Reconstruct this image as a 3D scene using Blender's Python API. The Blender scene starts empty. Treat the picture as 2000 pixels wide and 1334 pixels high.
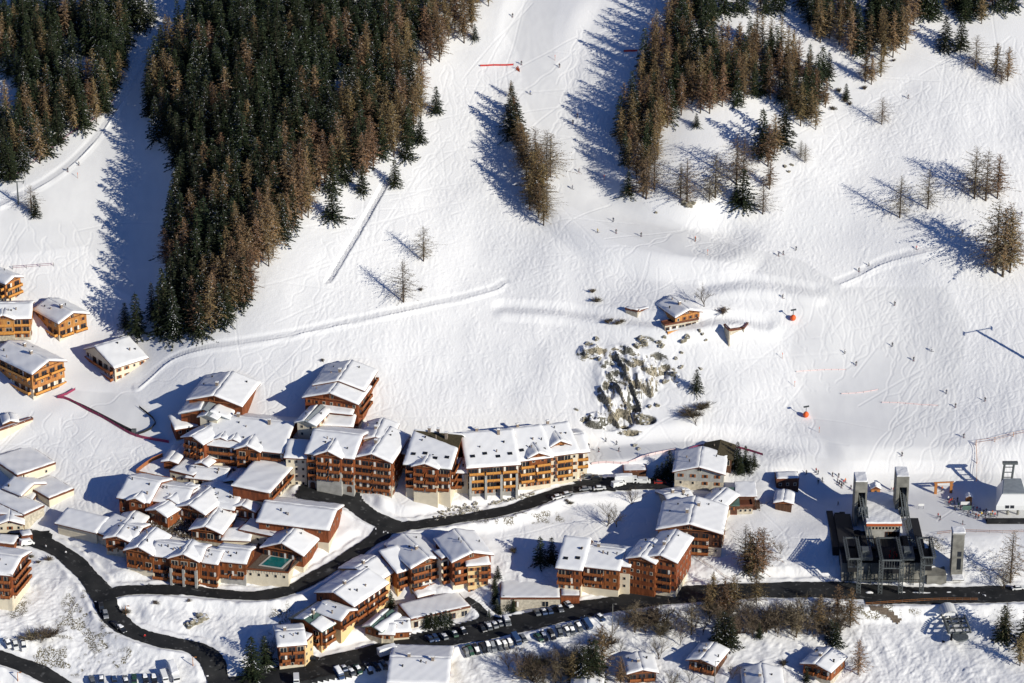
import bpy, math, random
import numpy as np
from mathutils import Vector, Matrix
random.seed(7); rng = np.random.default_rng(7)
SC = bpy.context.scene; COL = SC.collection
R = math.radians
# ---------------------------------------------------------------- camera
PITCH = R(25.0); FPX = 6500.0; DIST = 1190.0
CP, SP = math.cos(PITCH), math.sin(PITCH)
CAM = np.array([0.0, -DIST*CP, DIST*SP])
cd = bpy.data.cameras.new('camera'); cam = bpy.data.objects.new('camera', cd); COL.objects.link(cam)
cam.location = CAM; cam.rotation_euler = (R(90)-PITCH, 0, 0)
cd.sensor_width = 36; cd.lens = FPX/2000*36; cd.clip_start = 5; cd.clip_end = 6000
SC.camera = cam
# ---------------------------------------------------------------- sun and sky
SUN_EL = R(20.5); SUN_AZ = R(38)              # sun stands to the right of and behind the camera
sdir = Vector((math.cos(SUN_AZ)*math.cos(SUN_EL), -math.sin(SUN_AZ)*math.cos(SUN_EL), math.sin(SUN_EL)))
ld = bpy.data.lights.new('sun', 'SUN'); ld.energy = 4.6; ld.angle = R(0.5); ld.color = (1.0, 0.955, 0.84)
sun = bpy.data.objects.new('sun', ld); COL.objects.link(sun)
sun.rotation_euler = sdir.to_track_quat('Z', 'Y').to_euler(); sun.location = sdir*600
W = bpy.data.worlds.new('World'); SC.world = W; W.use_nodes = True
nt = W.node_tree; bg = nt.nodes['Background']
sk = nt.nodes.new('ShaderNodeTexSky'); sk.sky_type = 'NISHITA'; sk.sun_disc = False
sk.sun_elevation = SUN_EL; sk.sun_rotation = math.atan2(sdir.x, sdir.y); sk.altitude = 1600
sk.air_density = 1.0; sk.dust_density = 0.3; sk.ozone_density = 2.5
wb = nt.nodes.new('ShaderNodeMix'); wb.data_type = 'RGBA'; wb.blend_type = 'MULTIPLY'; wb.inputs['Factor'].default_value = 1; wb.inputs['B'].default_value = (.58, .83, 1.40, 1)   # camera white balance set for the sun
nt.links.new(sk.outputs[0], wb.inputs['A']); nt.links.new(wb.outputs['Result'], bg.inputs[0]); bg.inputs[1].default_value = 0.055
SC.view_settings.view_transform = 'Standard'; SC.view_settings.look = 'None'
SC.view_settings.exposure = 0.14; SC.view_settings.gamma = 1
# ---------------------------------------------------------------- noise + pixel helpers
def vnoise(X, Y, s, seed):
    r = np.random.default_rng(seed); N = 256
    g = r.random((N, N))*2-1
    x = X/s+1000.3; y = Y/s+1000.7
    xi = np.floor(x).astype(int); yi = np.floor(y).astype(int)
    fx = x-xi; fy = y-yi; fx = fx*fx*fx*(fx*(fx*6-15)+10); fy = fy*fy*fy*(fy*(fy*6-15)+10)
    a = g[xi % N, yi % N]; b = g[(xi+1) % N, yi % N]; c = g[xi % N, (yi+1) % N]; d = g[(xi+1) % N, (yi+1) % N]
    return (a*(1-fx)+b*fx)*(1-fy)+(c*(1-fx)+d*fx)*fy
def sstep(a, b, x):
    t = np.clip((x-a)/(b-a), 0, 1); return t*t*(3-2*t)
RES = 0.35
def axis(a, b, far):
    f = np.arange(a, b+.001, RES); k = []; d = RES; x = f[-1]
    while x < far[1]: d *= 1.18; x += d; k.append(x)
    m = []; d = RES; x = f[0]
    while x > far[0]: d *= 1.18; x -= d; m.append(x)
    return np.array(m[::-1]+list(f)+k)
XS = axis(-208, 208, (-900, 900)); YS = axis(-212, 190, (-700, 1200))
X, Y = np.meshgrid(XS, YS, indexing='ij')
def idx(ax, x):
    i = np.clip(np.searchsorted(ax, x)-1, 0, len(ax)-2); return i, np.clip((x-ax[i])/(ax[i+1]-ax[i]), 0, 1)
def hsamp(x, y, G=None):
    G = H if G is None else G
    i, fx = idx(XS, x); j, fy = idx(YS, y)
    return (G[i, j]*(1-fx)+G[i+1, j]*fx)*(1-fy)+(G[i, j+1]*(1-fx)+G[i+1, j+1]*fx)*fy
TT = np.arange(780, 1650, 1.0)
def ray(u, v):
    d = np.array([(u-1000), FPX*CP+(667-v)*SP, -FPX*SP+(667-v)*CP]); return d/np.linalg.norm(d)
def P(u, v, dh=0.0):
    """ground point (lifted dh) seen at photo pixel u, v"""
    d = ray(u, v); p = CAM+TT[:, None]*d
    g = p[:, 2]-hsamp(p[:, 0], p[:, 1])-dh
    k = np.argmax(g <= 0); k = max(k, 1)
    t0, t1 = TT[k-1], TT[k]
    for _ in range(12):
        tm = (t0+t1)/2; q = CAM+tm*d
        if q[2]-hsamp(q[0], q[1])-dh > 0: t0 = tm
        else: t1 = tm
    return CAM+t1*d
def Pz(u, v, z):
    d = ray(u, v); return CAM+d*((z-CAM[2])/d[2])
def pix(p):
    q = np.asarray(p)-CAM; fw = q[..., 1]*CP-q[..., 2]*SP
    return 1000+FPX*q[..., 0]/fw, 667-FPX*(q[..., 1]*SP+q[..., 2]*CP)/fw
# ---------------------------------------------------------------- terrain height
def slopeprof(y):
    ys = np.array([-2000, -700, -170, -135, -75, -48, -20, 30, 200, 1300]); sl = np.array([.02, .12, .30, .24, .22, .36, .43, .46, .50, .45])
    yy = np.linspace(-2000, 1300, 6601); s = np.interp(yy, ys, sl); z = np.concatenate([[0], np.cumsum((s[1:]+s[:-1])/2*.5)])
    z -= np.interp(0, yy, z); return np.interp(y, yy, z)
H = slopeprof(Y)
def bump(cx, cy, sx, sy, a, rot=0):
    c, s = math.cos(R(rot)), math.sin(R(rot)); dx = X-cx; dy = Y-cy
    return a*np.exp(-((dx*c+dy*s)/sx)**2-((-dx*s+dy*c)/sy)**2)
H += bump(-95, 90, 55, 130, 16, 8)            # wooded ridge
H += bump(-150, -10, 60, 50, -3)+bump(-138, 50, 26, 62, -8)
H += bump(75, 110, 38, 60, 9)                 # right wood knoll
H += bump(160, 60, 60, 70, 5)
H += bump(60, 6, 26, 12, 4.5)                 # knoll under the mountain chalet
H += bump(120, -15, 45, 30, -3)
H += bump(-165, -140, 22, 26, 4)
H += 2.2*vnoise(X, Y, 75, 1)+.8*vnoise(X, Y, 28, 2)+.22*vnoise(X, Y, 9, 3)
H0 = H.copy()
U, V = pix(np.stack([X, Y, H], -1))
def inpoly(U, V, poly):
    r = np.zeros(U.shape, bool); n = len(poly)
    for i in range(n):
        x0, y0 = poly[i]; x1, y1 = poly[(i+1) % n]
        if y0 == y1: continue
        r ^= ((y0 > V) != (y1 > V)) & (U < (x1-x0)*(V-y0)/(y1-y0)+x0)
    return r
def inside(u, v, poly): return bool(inpoly(np.array([u]), np.array([v]), poly)[0])
def spline(pts, n=12):
    p = np.array(pts, float); q = np.vstack([2*p[0]-p[1], p, 2*p[-1]-p[-2]]); out = []
    for i in range(1, len(q)-2):
        for k in range(n):
            t = k/n; a, b, c, d = q[i-1], q[i], q[i+1], q[i+2]
            out.append(.5*((2*b)+(-a+c)*t+(2*a-5*b+4*c-d)*t*t+(-a+3*b-3*c+d)*t**3))
    out.append(p[-1]); return np.array(out)
def resample(p, step):
    d = np.concatenate([[0], np.cumsum(np.linalg.norm(np.diff(p[:, :2], axis=0), axis=1))]); n = max(2, int(d[-1]/step)+1)
    s = np.linspace(0, d[-1], n); return np.stack([np.interp(s, d, p[:, k]) for k in range(p.shape[1])], 1)
def wpath(pts, step=1.0, smooth=9):
    w = np.array([P(u, v) for u, v in pts]); w = spline(w); w = resample(w, step)
    z = hsamp(w[:, 0], w[:, 1])
    if smooth: 
        k = min(smooth, len(z)//2); zp = np.pad(z, k, mode='edge'); z = np.convolve(zp, np.ones(2*k+1)/(2*k+1), 'valid')
    w[:, 2] = z; return w
ROADM = np.full(H.shape, 99.0)
def dfield(w, rad):
    D = np.full(H.shape, 999.0); Z = np.zeros(H.shape)
    for x, y, z in w:
        i0, i1 = np.searchsorted(XS, [x-rad, x+rad]); j0, j1 = np.searchsorted(YS, [y-rad, y+rad])
        d = np.hypot(XS[i0:i1, None]-x, YS[None, j0:j1]-y); s = D[i0:i1, j0:j1]; m = d < s
        s[m] = d[m]; Z[i0:i1, j0:j1][m] = z
    return D, Z
def carve(w, width, rad=7, bank=0.0, dz=0.0, strength=1.0):
    global H
    D, Z = dfield(w, width/2+rad)
    m = D < 900
    if width+rad > 9:
        Zb = np.where(m, Z, H)
        for _ in range(30 if width > 15 else 8): Zb = (Zb+np.roll(Zb, 1, 0)+np.roll(Zb, -1, 0)+np.roll(Zb, 1, 1)+np.roll(Zb, -1, 1))/5
        Z = np.where(m, Zb, 0)
    k = np.where(m, (1-sstep(width/2+.6, width/2+rad, D))*strength, 0)
    H = H*(1-k)+(Z+dz)*k
    if bank: H += np.where(m, bank*np.exp(-((D-width/2-1.6)/.9)**2)*(.6+.5*vnoise(X, Y, 2.2, 11)), 0)
    return D
# ---- roads: (pixel centreline, width in metres)
ROADS = [
 ([(-40,1038),(20,1046),(75,1058),(125,1082),(165,1118),(195,1155),(215,1198),(255,1233),(320,1254),(378,1264),(412,1288),(428,1330),(440,1372)], 8.0),
 ([(205,1165),(250,1152),(330,1153),(420,1160),(500,1165),(570,1152),(628,1120),(690,1082),(738,1050),(790,1030),(870,1018),(980,1000),(1050,978),(1105,957),(1160,951),(1235,943),(1300,949)], 6.6),
 ([(775,1032),(728,1010),(692,984),(650,966),(600,958)], 8.0),
 ([(425,1345),(500,1332),(600,1308),(700,1284),(850,1252),(960,1232),(1080,1203),(1200,1180),(1300,1165),(1450,1153),(1600,1152),(1720,1158),(1850,1163),(2040,1162)], 11.0),
 ([(-40,1272),(20,1290),(75,1312),(130,1345),(160,1375)], 7.5),
 ([(345,1152),(362,1141),(385,1132)], 5),
 ([(1688,1172),(1760,1172),(1840,1172),(1900,1170)], 6.0),
 ([(910,1166),(930,1180),(945,1205),(925,1225)], 3.0),
]
TRACKS = [   # snow-covered benches: summer tracks and groomed ledges
 ([(270,755),(330,705),(400,680),(480,668),(560,655),(650,636),(760,612),(860,590),(960,566),(985,552)], 1.4, 2.0),
 ([(985,605),(1100,612),(1180,622),(1240,632),(1330,640),(1420,628),(1500,640)], 1.2, 5),
 ([(1390,568),(1450,566),(1520,572),(1590,580)], 2, 5),
 ([(1400,478),(1300,470),(1200,445),(1130,400),(1100,340),(1070,250),(1050,150),(1060,60),(1090,-20)], 15, 11),
 ([(1480,492),(1560,520),(1640,560),(1700,640),(1720,720),(1700,820)], 16, 24),
 ([(1640,552),(1720,515),(1800,492),(1835,482)], 1.4, 2.4),
 ([(640,550),(700,450),(755,352)], 1.2, .7),
 ([(1150,890),(1250,880),(1350,872),(1480,880),(1600,900)], 5, 8),
 ([(0,400),(90,355),(170,290),(235,200),(290,110)], 1.4, 2.2),
 ([(1230,1085),(1290,1120),(1360,1130),(1440,1150)], 2.2, 2),
 ([(1880,1085),(1920,1130),(1960,1160)], 2.2, 2),
]
for pts, w, rad in TRACKS:
    carve(wpath(pts, 1.0, 14 if w > 2 else 4), w, rad, dz=-.9 if w == 1.2 and rad < 1 else 0, strength=.72 if w == 15 else .4 if w > 10 else .38 if w == 1.4 else .85)
LIP = [k for k, t_ in enumerate(TRACKS) if t_[1] == 1.4]
for k in LIP:      # ploughed berms on the downhill lip of the benches
    tw = wpath(TRACKS[k][0], .5, 8); tn = np.gradient(tw[:, :2], axis=0); tn /= np.linalg.norm(tn, axis=1)[:, None]; nn = np.stack([tn[:, 1], -tn[:, 0]], 1); nn *= np.sign(-nn[:, 1:2]-1e-6)
    tw[:, :2] += nn*.95; D, Z = dfield(tw, 2.5); H += np.where(D < 2.5, np.maximum(0, .30+.28*vnoise(X, Y, 6, 77))*np.exp(-(D/.33)**2), 0)
RW = []
for pts, w in ROADS:
    c = wpath(pts, 1.0, 12); RW.append(c); D = carve(c, w, 6.0); ROADM = np.minimum(ROADM, D-w/2)
# level plaza, terraces: (pixel polygon corner list, blend)
def level(u, v, rx, ry, rad=5, rot=0, dz=0):
    global H
    c = P(u, v); cs, sn = math.cos(R(rot)), math.sin(R(rot)); dx = X-c[0]; dy = Y-c[1]
    a = np.abs(dx*cs+dy*sn)-rx; b = np.abs(-dx*sn+dy*cs)-ry
    d = np.hypot(np.maximum(a, 0), np.maximum(b, 0)); k = 1-sstep(0, rad, d); H = H*(1-k)+(c[2]+dz)*k
    return d
level(625, 965, 20, 9, 6); level(1250, 950, 22, 5, 5); level(1740, 1003, 22, 9, 22); level(1900, 1000, 24, 8, 22)
level(880, 1213, 30, 8, 5, -12)
for k, (pts, w) in enumerate(ROADS):
    c = RW[k]; D = carve(c, w, 4.0, bank=.7 if w > 5 else .3)
# ---- cliff with rock under the chalet
U, V = pix(np.stack([X, Y, H], -1))
def blob(cx, cy, rx, ry): return np.exp(-(((U-cx)/rx)**2+((V-cy)/ry)**2)**1.6)
rid = 1-np.abs(vnoise(X+.4*Y, Y*.35, 5.5, 21)); rid2 = 1-np.abs(vnoise(X, Y*.5, 2.1, 22))
CL = np.clip(1.0*blob(1218, 725, 30, 46)+.95*blob(1258, 738, 34, 40)+blob(1212, 785, 42, 34)+1.0*blob(1188, 822, 48, 17)+.7*blob(1262, 820, 20, 9)+.6*blob(1152, 690, 28, 20)+.5*blob(1290, 715, 20, 30)+.5*blob(1230, 845, 26, 6)+.5*blob(1258, 668, 22, 12)+.45*blob(1322, 735, 12, 24)+.35*blob(1185, 735, 22, 50), 0, 1)
nz_ = 3.2*vnoise(X, Y, 7.5, 23)+1.5*vnoise(X+Y, Y, 2.6, 24)+2.6*(rid-.6); kq = (H+nz_)/4.6; fq = kq-np.floor(kq); sq = np.where(fq < .6, fq*.34/.6, .34+.66*(fq-.6)/.4)
Hq = (np.floor(kq)+sq)*4.6-nz_*.35; bq = sstep(.15, .6, CL)
H += 3.2*blob(1212, 745, 42, 60)+2.0*blob(1255, 740, 24, 36)-1.5*blob(1235, 770, 8, 45)
H = H+bq*(Hq-(H0*0+kq*4.6-nz_)*1.0)+bq*(.3*vnoise(X*1.6, Y*.6, 1.1, 25)+.7*(rid2-.55)+2.2*np.maximum(0, rid-.62))
H += .5*blob(1440, 640, 22, 10)
ROCK = np.clip(CL*1.2, 0, 1)
# ---- snow roughness mask (0 groomed, 1 churned)
GROOM = [
 [(985,-60),(1110,-60),(1080,60),(1085,130),(1110,200),(1180,330),(1290,420),(1400,470),(1560,505),(1650,560),(1850,560),(1890,640),(1850,900),(1620,900),(1540,700),(1560,600),(1480,520),(1330,500),(1180,440),(1110,400),(1075,300),(1020,180),(1015,110),(985,60)],
 [(300,-60),(370,-60),(300,110),(285,285),(340,300),(330,440),(300,600),(215,560),(170,480),(0,500),(0,420),(90,350),(230,230),(300,60)],
 [(1150,872),(1400,860),(1640,900),(1640,925),(1440,905),(1150,905)],[(1500,925),(2020,925),(2020,1040),(1850,1050),(1600,985)],
 [(120,760),(260,770),(330,860),(300,865),(150,785)]]
GR = np.zeros(H.shape)
for g in GROOM: GR = np.maximum(GR, inpoly(U, V, g).astype(float))
def blur(A, n=3):
    for _ in range(n):
        A = (A+np.roll(A, 1, 0)+np.roll(A, -1, 0)+np.roll(A, 1, 1)+np.roll(A, -1, 1))/5
    return A
GR = blur(GR, 8); ROUGH = 1-GR
infr = (U > -60) & (U < 2060) & (V > -60) & (V < 1400)
near_road = np.clip((ROADM-1.0)/3, 0, 1)
H += np.where(infr, ROUGH*near_road*(.02*vnoise(X, Y, 3.6, 5)+.022*vnoise(X, Y, 1.1, 6))*(.3+1.2*np.clip(vnoise(X, Y, 25, 7)+.5, 0, 1)), 0)
low = sstep(1000, 1150, V)*near_road*ROUGH
H += np.where(infr, low*(.30*vnoise(X+Y*.3, Y*.4, 3.2, 8)+.20*np.maximum(0, vnoise(X-Y*.5, Y*.7, 1.5, 9))+.07*vnoise(X, Y, .8, 10)), 0)
# ---- ski tracks carved in the snow
TREG = [  # polygon, number of runs, length m
 ([(860,110),(990,140),(1000,330),(1060,450),(1150,480),(1150,640),(880,600),(640,600),(620,470),(760,380),(840,300)], 420, 75),
 ([(1090,430),(1300,500),(1480,540),(1500,620),(1280,560),(1120,640)], 70, 45),
 ([(1620,200),(2000,60),(2000,440),(1850,460),(1500,480),(1300,440),(1560,330)], 560, 60),
 ([(1120,20),(1280,10),(1200,200),(1120,160)], 40, 50),
 ([(1700,480),(2000,470),(2000,900),(1880,860),(1750,640)], 200, 50),
 ([(400,690),(1130,600),(1130,820),(800,840),(640,690),(450,720)], 120, 70),
 ([(0,430),(170,430),(240,600),(90,560),(0,540)], 55, 35),
 ([(20,780),(110,790),(290,870),(210,960),(120,960)], 60, 40),
 ([(1650,1190),(1840,1260),(1960,1334),(1680,1334)], 60, 45),
 ([(1150,1200),(1640,1190),(1640,1334),(1150,1334)], 40, 30),
 ([(960,1090),(1060,1010),(1270,960),(1250,1060),(1000,1150)], 60, 35),
 ([(20,1120),(150,1120),(350,1290),(120,1300)], 70, 30), ([(120,1060),(250,1120),(330,1140),(240,1140)], 30, 18), ([(270,1165),(600,1170),(620,1130),(740,1070),(740,1110),(560,1240),(420,1240)], 60, 25),
 ([(1150,640),(1560,600),(1600,860),(1400,860),(1290,640)], 60, 35), ([(1330,1050),(1500,1000),(1640,1040),(1640,1130),(1420,1130)], 50, 30), ([(1830,1050),(2000,1050),(2000,1140),(1900,1140)], 30, 20), ([(720,990),(1040,960),(1040,980),(830,1015)], 20, 15), ([(880,1290),(1100,1250),(1180,1334),(880,1334)], 40, 25),
 ([(1300,480),(1370,640),(1540,700),(1560,880),(1400,850),(1380,700)], 80, 40)]
DT = np.full(H.shape, 9.0); SX = []
Gx = np.gradient(H0, XS, axis=0); Gy = np.gradient(H0, YS, axis=1)
def runs(poly, n, L, amp=(.1, .9)):
    us = [p[0] for p in poly]; vs = [p[1] for p in poly]; out = []
    for _ in range(n):
        for t in range(20):
            u, v = rng.uniform(min(us), max(us)), rng.uniform(min(vs), max(vs))
            if inside(u, v, poly): break
        p = P(u, v)[:2]; bias = rng.normal(0, .75); a = rng.uniform(*amp); wl = rng.uniform(5, 14); ph = rng.uniform(0, 6); s = 0; l = rng.uniform(.3, 1)*L
        trav = rng.random() < .3
        while s < l:
            i, _f = idx(XS, p[0]); j, _g = idx(YS, p[1])
            g = np.array([-Gx[i, j], -Gy[i, j]]); fa = math.atan2(g[1], g[0])
            th = fa+bias*(1.7 if trav else .5)+(0 if trav else a*math.sin(s/wl*6.28+ph))
            p = p+.3*np.array([math.cos(th), math.sin(th)]); s += .3; out.append(p)
    return out
for poly, n, L in TREG: SX += runs(poly, n, L)
SX = np.array(SX); ii = np.searchsorted(XS, SX[:, 0]); jj = np.searchsorted(YS, SX[:, 1])
for a in range(-2, 2):
    for b in range(-2, 2):
        i = np.clip(ii+a, 0, len(XS)-1); j = np.clip(jj+b, 0, len(YS)-1)
        np.minimum.at(DT, (i, j), np.hypot(XS[i]-SX[:, 0], YS[j]-SX[:, 1]))
tk = np.where(infr, near_road*(1-np.clip(ROCK*2, 0, 1)), 0)
H += tk*(-.10*np.exp(-(DT/.27)**2)+.03*np.exp(-((DT-.6)/.25)**2))
BARE = np.clip(.40+vnoise(X, Y, 5, 31)*.9+vnoise(X, Y, 1.6, 32)*.8, 0, 1)*np.clip(
    blob(175,1215,60,70)+blob(120,1290,70,30)+blob(1000,1010,110,14)*.9+blob(900,1000,60,12)+blob(1730,1195,60,14)+blob(240,1290,40,25)+blob(30,1180,30,30)*.6
    +.5*blob(1830,1060,40,18)+.7*blob(1620,1150,80,5)+blob(545,1210,30,60)*.5+.5*blob(1740,1185,60,10), 0, 1)*1.4
BARE = np.clip(BARE*1.1, 0, 1)
# ---------------------------------------------------------------- materials
MATS = {}
def nodes(m):
    m.use_nodes = True; nt = m.node_tree; return nt, nt.nodes['Principled BSDF']
def mat(name, col, rough=.7, var=.0, scale=1.0, bump=0, spec=.3, metal=0, rnd=0.0, stretch=None, col2=None):
    if name in MATS: return MATS[name]
    m = bpy.data.materials.new(name); nt, b = nodes(m); L = nt.links; N = nt.nodes
    b.inputs['Roughness'].default_value = rough; b.inputs['Specular IOR Level'].default_value = spec; b.inputs['Metallic'].default_value = metal
    c2 = col2 or tuple(c*(1-var) for c in col)
    tc = N.new('ShaderNodeTexCoord'); mp = N.new('ShaderNodeMapping'); L.new(tc.outputs['Object'], mp.inputs[0])
    if stretch: mp.inputs['Scale'].default_value = stretch
    nz = N.new('ShaderNodeTexNoise'); nz.inputs['Scale'].default_value = scale; nz.inputs['Detail'].default_value = 5; L.new(mp.outputs[0], nz.inputs['Vector'])
    mx = N.new('ShaderNodeMix'); mx.data_type = 'RGBA'; mx.inputs['A'].default_value = (*col, 1); mx.inputs['B'].default_value = (*c2, 1)
    rp = N.new('ShaderNodeValToRGB'); rp.color_ramp.elements[0].position = .35; rp.color_ramp.elements[1].position = .65
    L.new(nz.outputs['Fac'], rp.inputs[0]); L.new(rp.outputs[0], mx.inputs['Factor']); out = mx.outputs['Result']
    if rnd:
        oi = N.new('ShaderNodeObjectInfo'); hs = N.new('ShaderNodeHueSaturation'); mr = N.new('ShaderNodeMapRange')
        mr.inputs['To Min'].default_value = 1-rnd; mr.inputs['To Max'].default_value = 1+rnd; L.new(oi.outputs['Random'], mr.inputs[0]); L.new(mr.outputs[0], hs.inputs['Value'])
        mr2 = N.new('ShaderNodeMapRange'); mr2.inputs['To Min'].default_value = .5-rnd*.06; mr2.inputs['To Max'].default_value = .5+rnd*.06
        wn = N.new('ShaderNodeTexWhiteNoise'); wn.noise_dimensions = '1D'; L.new(oi.outputs['Random'], wn.inputs['W']); L.new(wn.outputs[0], mr2.inputs[0]); L.new(mr2.outputs[0], hs.inputs['Hue'])
        L.new(out, hs.inputs['Color']); out = hs.outputs[0]
    L.new(out, b.inputs['Base Color'])
    if bump:
        bp = N.new('ShaderNodeBump'); bp.inputs['Strength'].default_value = bump; bp.inputs['Distance'].default_value = .1; L.new(nz.outputs['Fac'], bp.inputs['Height']); L.new(bp.outputs[0], b.inputs['Normal'])
    MATS[name] = m; return m
def snow_ground():
    m = bpy.data.materials.new('snow ground'); nt, b = nodes(m); N = nt.nodes; L = nt.links
    b.inputs['Roughness'].default_value = .65; b.inputs['Specular IOR Level'].default_value = .25
    tc = N.new('ShaderNodeTexCoord'); at = {}
    for k in ('rough', 'rock', 'bare'):
        a = N.new('ShaderNodeAttribute'); a.attribute_name = k; at[k] = a.outputs['Fac']
    def noise(s, d=4, st=None):
        n = N.new('ShaderNodeTexNoise'); n.inputs['Scale'].default_value = s; n.inputs['Detail'].default_value = d
        if st:
            mp = N.new('ShaderNodeMapping'); mp.inputs['Scale'].default_value = st; L.new(tc.outputs['Object'], mp.inputs[0]); L.new(mp.outputs[0], n.inputs['Vector'])
        else: L.new(tc.outputs['Object'], n.inputs['Vector'])
        return n.outputs['Fac']
    def mth(op, a, b_):
        n = N.new('ShaderNodeMath'); n.operation = op
        for i, q in enumerate((a, b_)):
            if isinstance(q, (int, float)): n.inputs[i].default_value = q
            else: L.new(q, n.inputs[i])
        return n.outputs[0]
    def mix(f, a, b_):
        n = N.new('ShaderNodeMix'); n.data_type = 'RGBA'
        L.new(f, n.inputs['Factor'])
        for k_, q in (('A', a), ('B', b_)):
            if isinstance(q, tuple): n.inputs[k_].default_value = (*q, 1)
            else: L.new(q, n.inputs[k_])
        return n.outputs['Result']
    def ramp(x, a, b_):
        n = N.new('ShaderNodeMapRange'); n.interpolation_type = 'SMOOTHSTEP'; n.inputs['From Min'].default_value = a; n.inputs['From Max'].default_value = b_; L.new(x, n.inputs[0]); return n.outputs[0]
    snow = mix(ramp(noise(.02, 5), .35, .65), (.86, .85, .83), (.79, .785, .775))
    gr_ = mix(ramp(noise(.35, 4, (1, .25, 1)), .3, .7), (.775, .77, .755), (.735, .73, .72)); snow = mix(ramp(at['rough'], .1, .8), gr_, snow)
    geo = N.new('ShaderNodeNewGeometry'); sx = N.new('ShaderNodeSeparateXYZ'); L.new(geo.outputs['True Normal'], sx.inputs[0])
    rockc = mix(ramp(noise(.09, 5), .42, .58), (.16, .155, .13), (.36, .31, .22)); rockc = mix(ramp(noise(2.5, 4, (1, 1, .3)), .35, .6), (.05, .048, .035), rockc)
    steep = ramp(mth('ADD', sx.outputs['Z'], mth('MULTIPLY', mth('SUBTRACT', noise(.9, 5), .5), .5)), .74, .62)
    rf = mth('MULTIPLY', steep, ramp(at['rock'], .12, .35))
    c = mix(rf, snow, rockc)
    grit = mix(ramp(noise(4, 6), .4, .6), (.22, .19, .12), (.10, .09, .06))
    bf = mth('MULTIPLY', ramp(at['bare'], .1, .6), ramp(noise(2.2, 6), .42, .56))
    c = mix(bf, c, grit)
    L.new(c, b.inputs['Base Color'])
    h = mth('ADD', mth('MULTIPLY', mth('MULTIPLY', noise(1.8, 8), at['rough']), 1.0), mth('MULTIPLY', noise(5, 3), .05))
    bp = N.new('ShaderNodeBump'); bp.inputs['Strength'].default_value = .28; bp.inputs['Distance'].default_value = .2; L.new(h, bp.inputs['Height']); L.new(bp.outputs[0], b.inputs['Normal'])
    return m
M_SNOW = snow_ground()
M_RS = mat('roof snow', (.87, .865, .85), .6, .04, .35, .10, rnd=.015)
def road_mat():
    m = mat('asphalt', (.010, .011, .012), .85, 0, .18, .3, col2=(.026, .026, .026))
    nt = m.node_tree; N = nt.nodes; L = nt.links; b = N['Principled BSDF']; src = b.inputs['Base Color'].links[0].from_socket
    tc = N.new('ShaderNodeTexCoord'); nz = N.new('ShaderNodeTexNoise'); nz.inputs['Scale'].default_value = .55; nz.inputs['Detail'].default_value = 8; L.new(tc.outputs['Object'], nz.inputs['Vector'])
    rp = N.new('ShaderNodeValToRGB'); rp.color_ramp.elements[0].position = .60; rp.color_ramp.elements[1].position = .72; L.new(nz.outputs['Fac'], rp.inputs[0])
    mx = N.new('ShaderNodeMix'); mx.data_type = 'RGBA'; L.new(rp.outputs[0], mx.inputs['Factor']); L.new(src, mx.inputs['A']); mx.inputs['B'].default_value = (.10, .10, .098, 1); L.new(mx.outputs['Result'], b.inputs['Base Color']); return m
M_ROAD = road_mat()
def setp(o, **k):
    for a, b in k.items(): o[a] = b
    return o
def grid_mesh(name, G):
    nx, ny = G.shape; me = bpy.data.meshes.new(name); co = np.stack([X, Y, G], -1).reshape(-1, 3)
    I = np.arange(nx*ny).reshape(nx, ny); q = np.stack([I[:-1, :-1], I[1:, :-1], I[1:, 1:], I[:-1, 1:]], -1).reshape(-1, 4)
    me.vertices.add(len(co)); me.vertices.foreach_set('co', co.astype(np.float32).ravel())
    me.loops.add(q.size); me.loops.foreach_set('vertex_index', q.astype(np.int32).ravel())
    me.polygons.add(len(q)); me.polygons.foreach_set('loop_start', np.arange(0, q.size, 4, dtype=np.int32)); me.polygons.foreach_set('use_smooth', np.ones(len(q), bool))
    me.update(calc_edges=True); return me
me = grid_mesh('snow_slope', H)
for k, A in (('rough', ROUGH), ('rock', ROCK), ('bare', BARE)):
    a = me.attributes.new(k, 'FLOAT', 'POINT'); a.data.foreach_set('value', A.astype(np.float32).ravel())
me.materials.append(M_SNOW); o = bpy.data.objects.new('snow_slope', me); COL.objects.link(o); setp(o, kind='structure')
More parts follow.
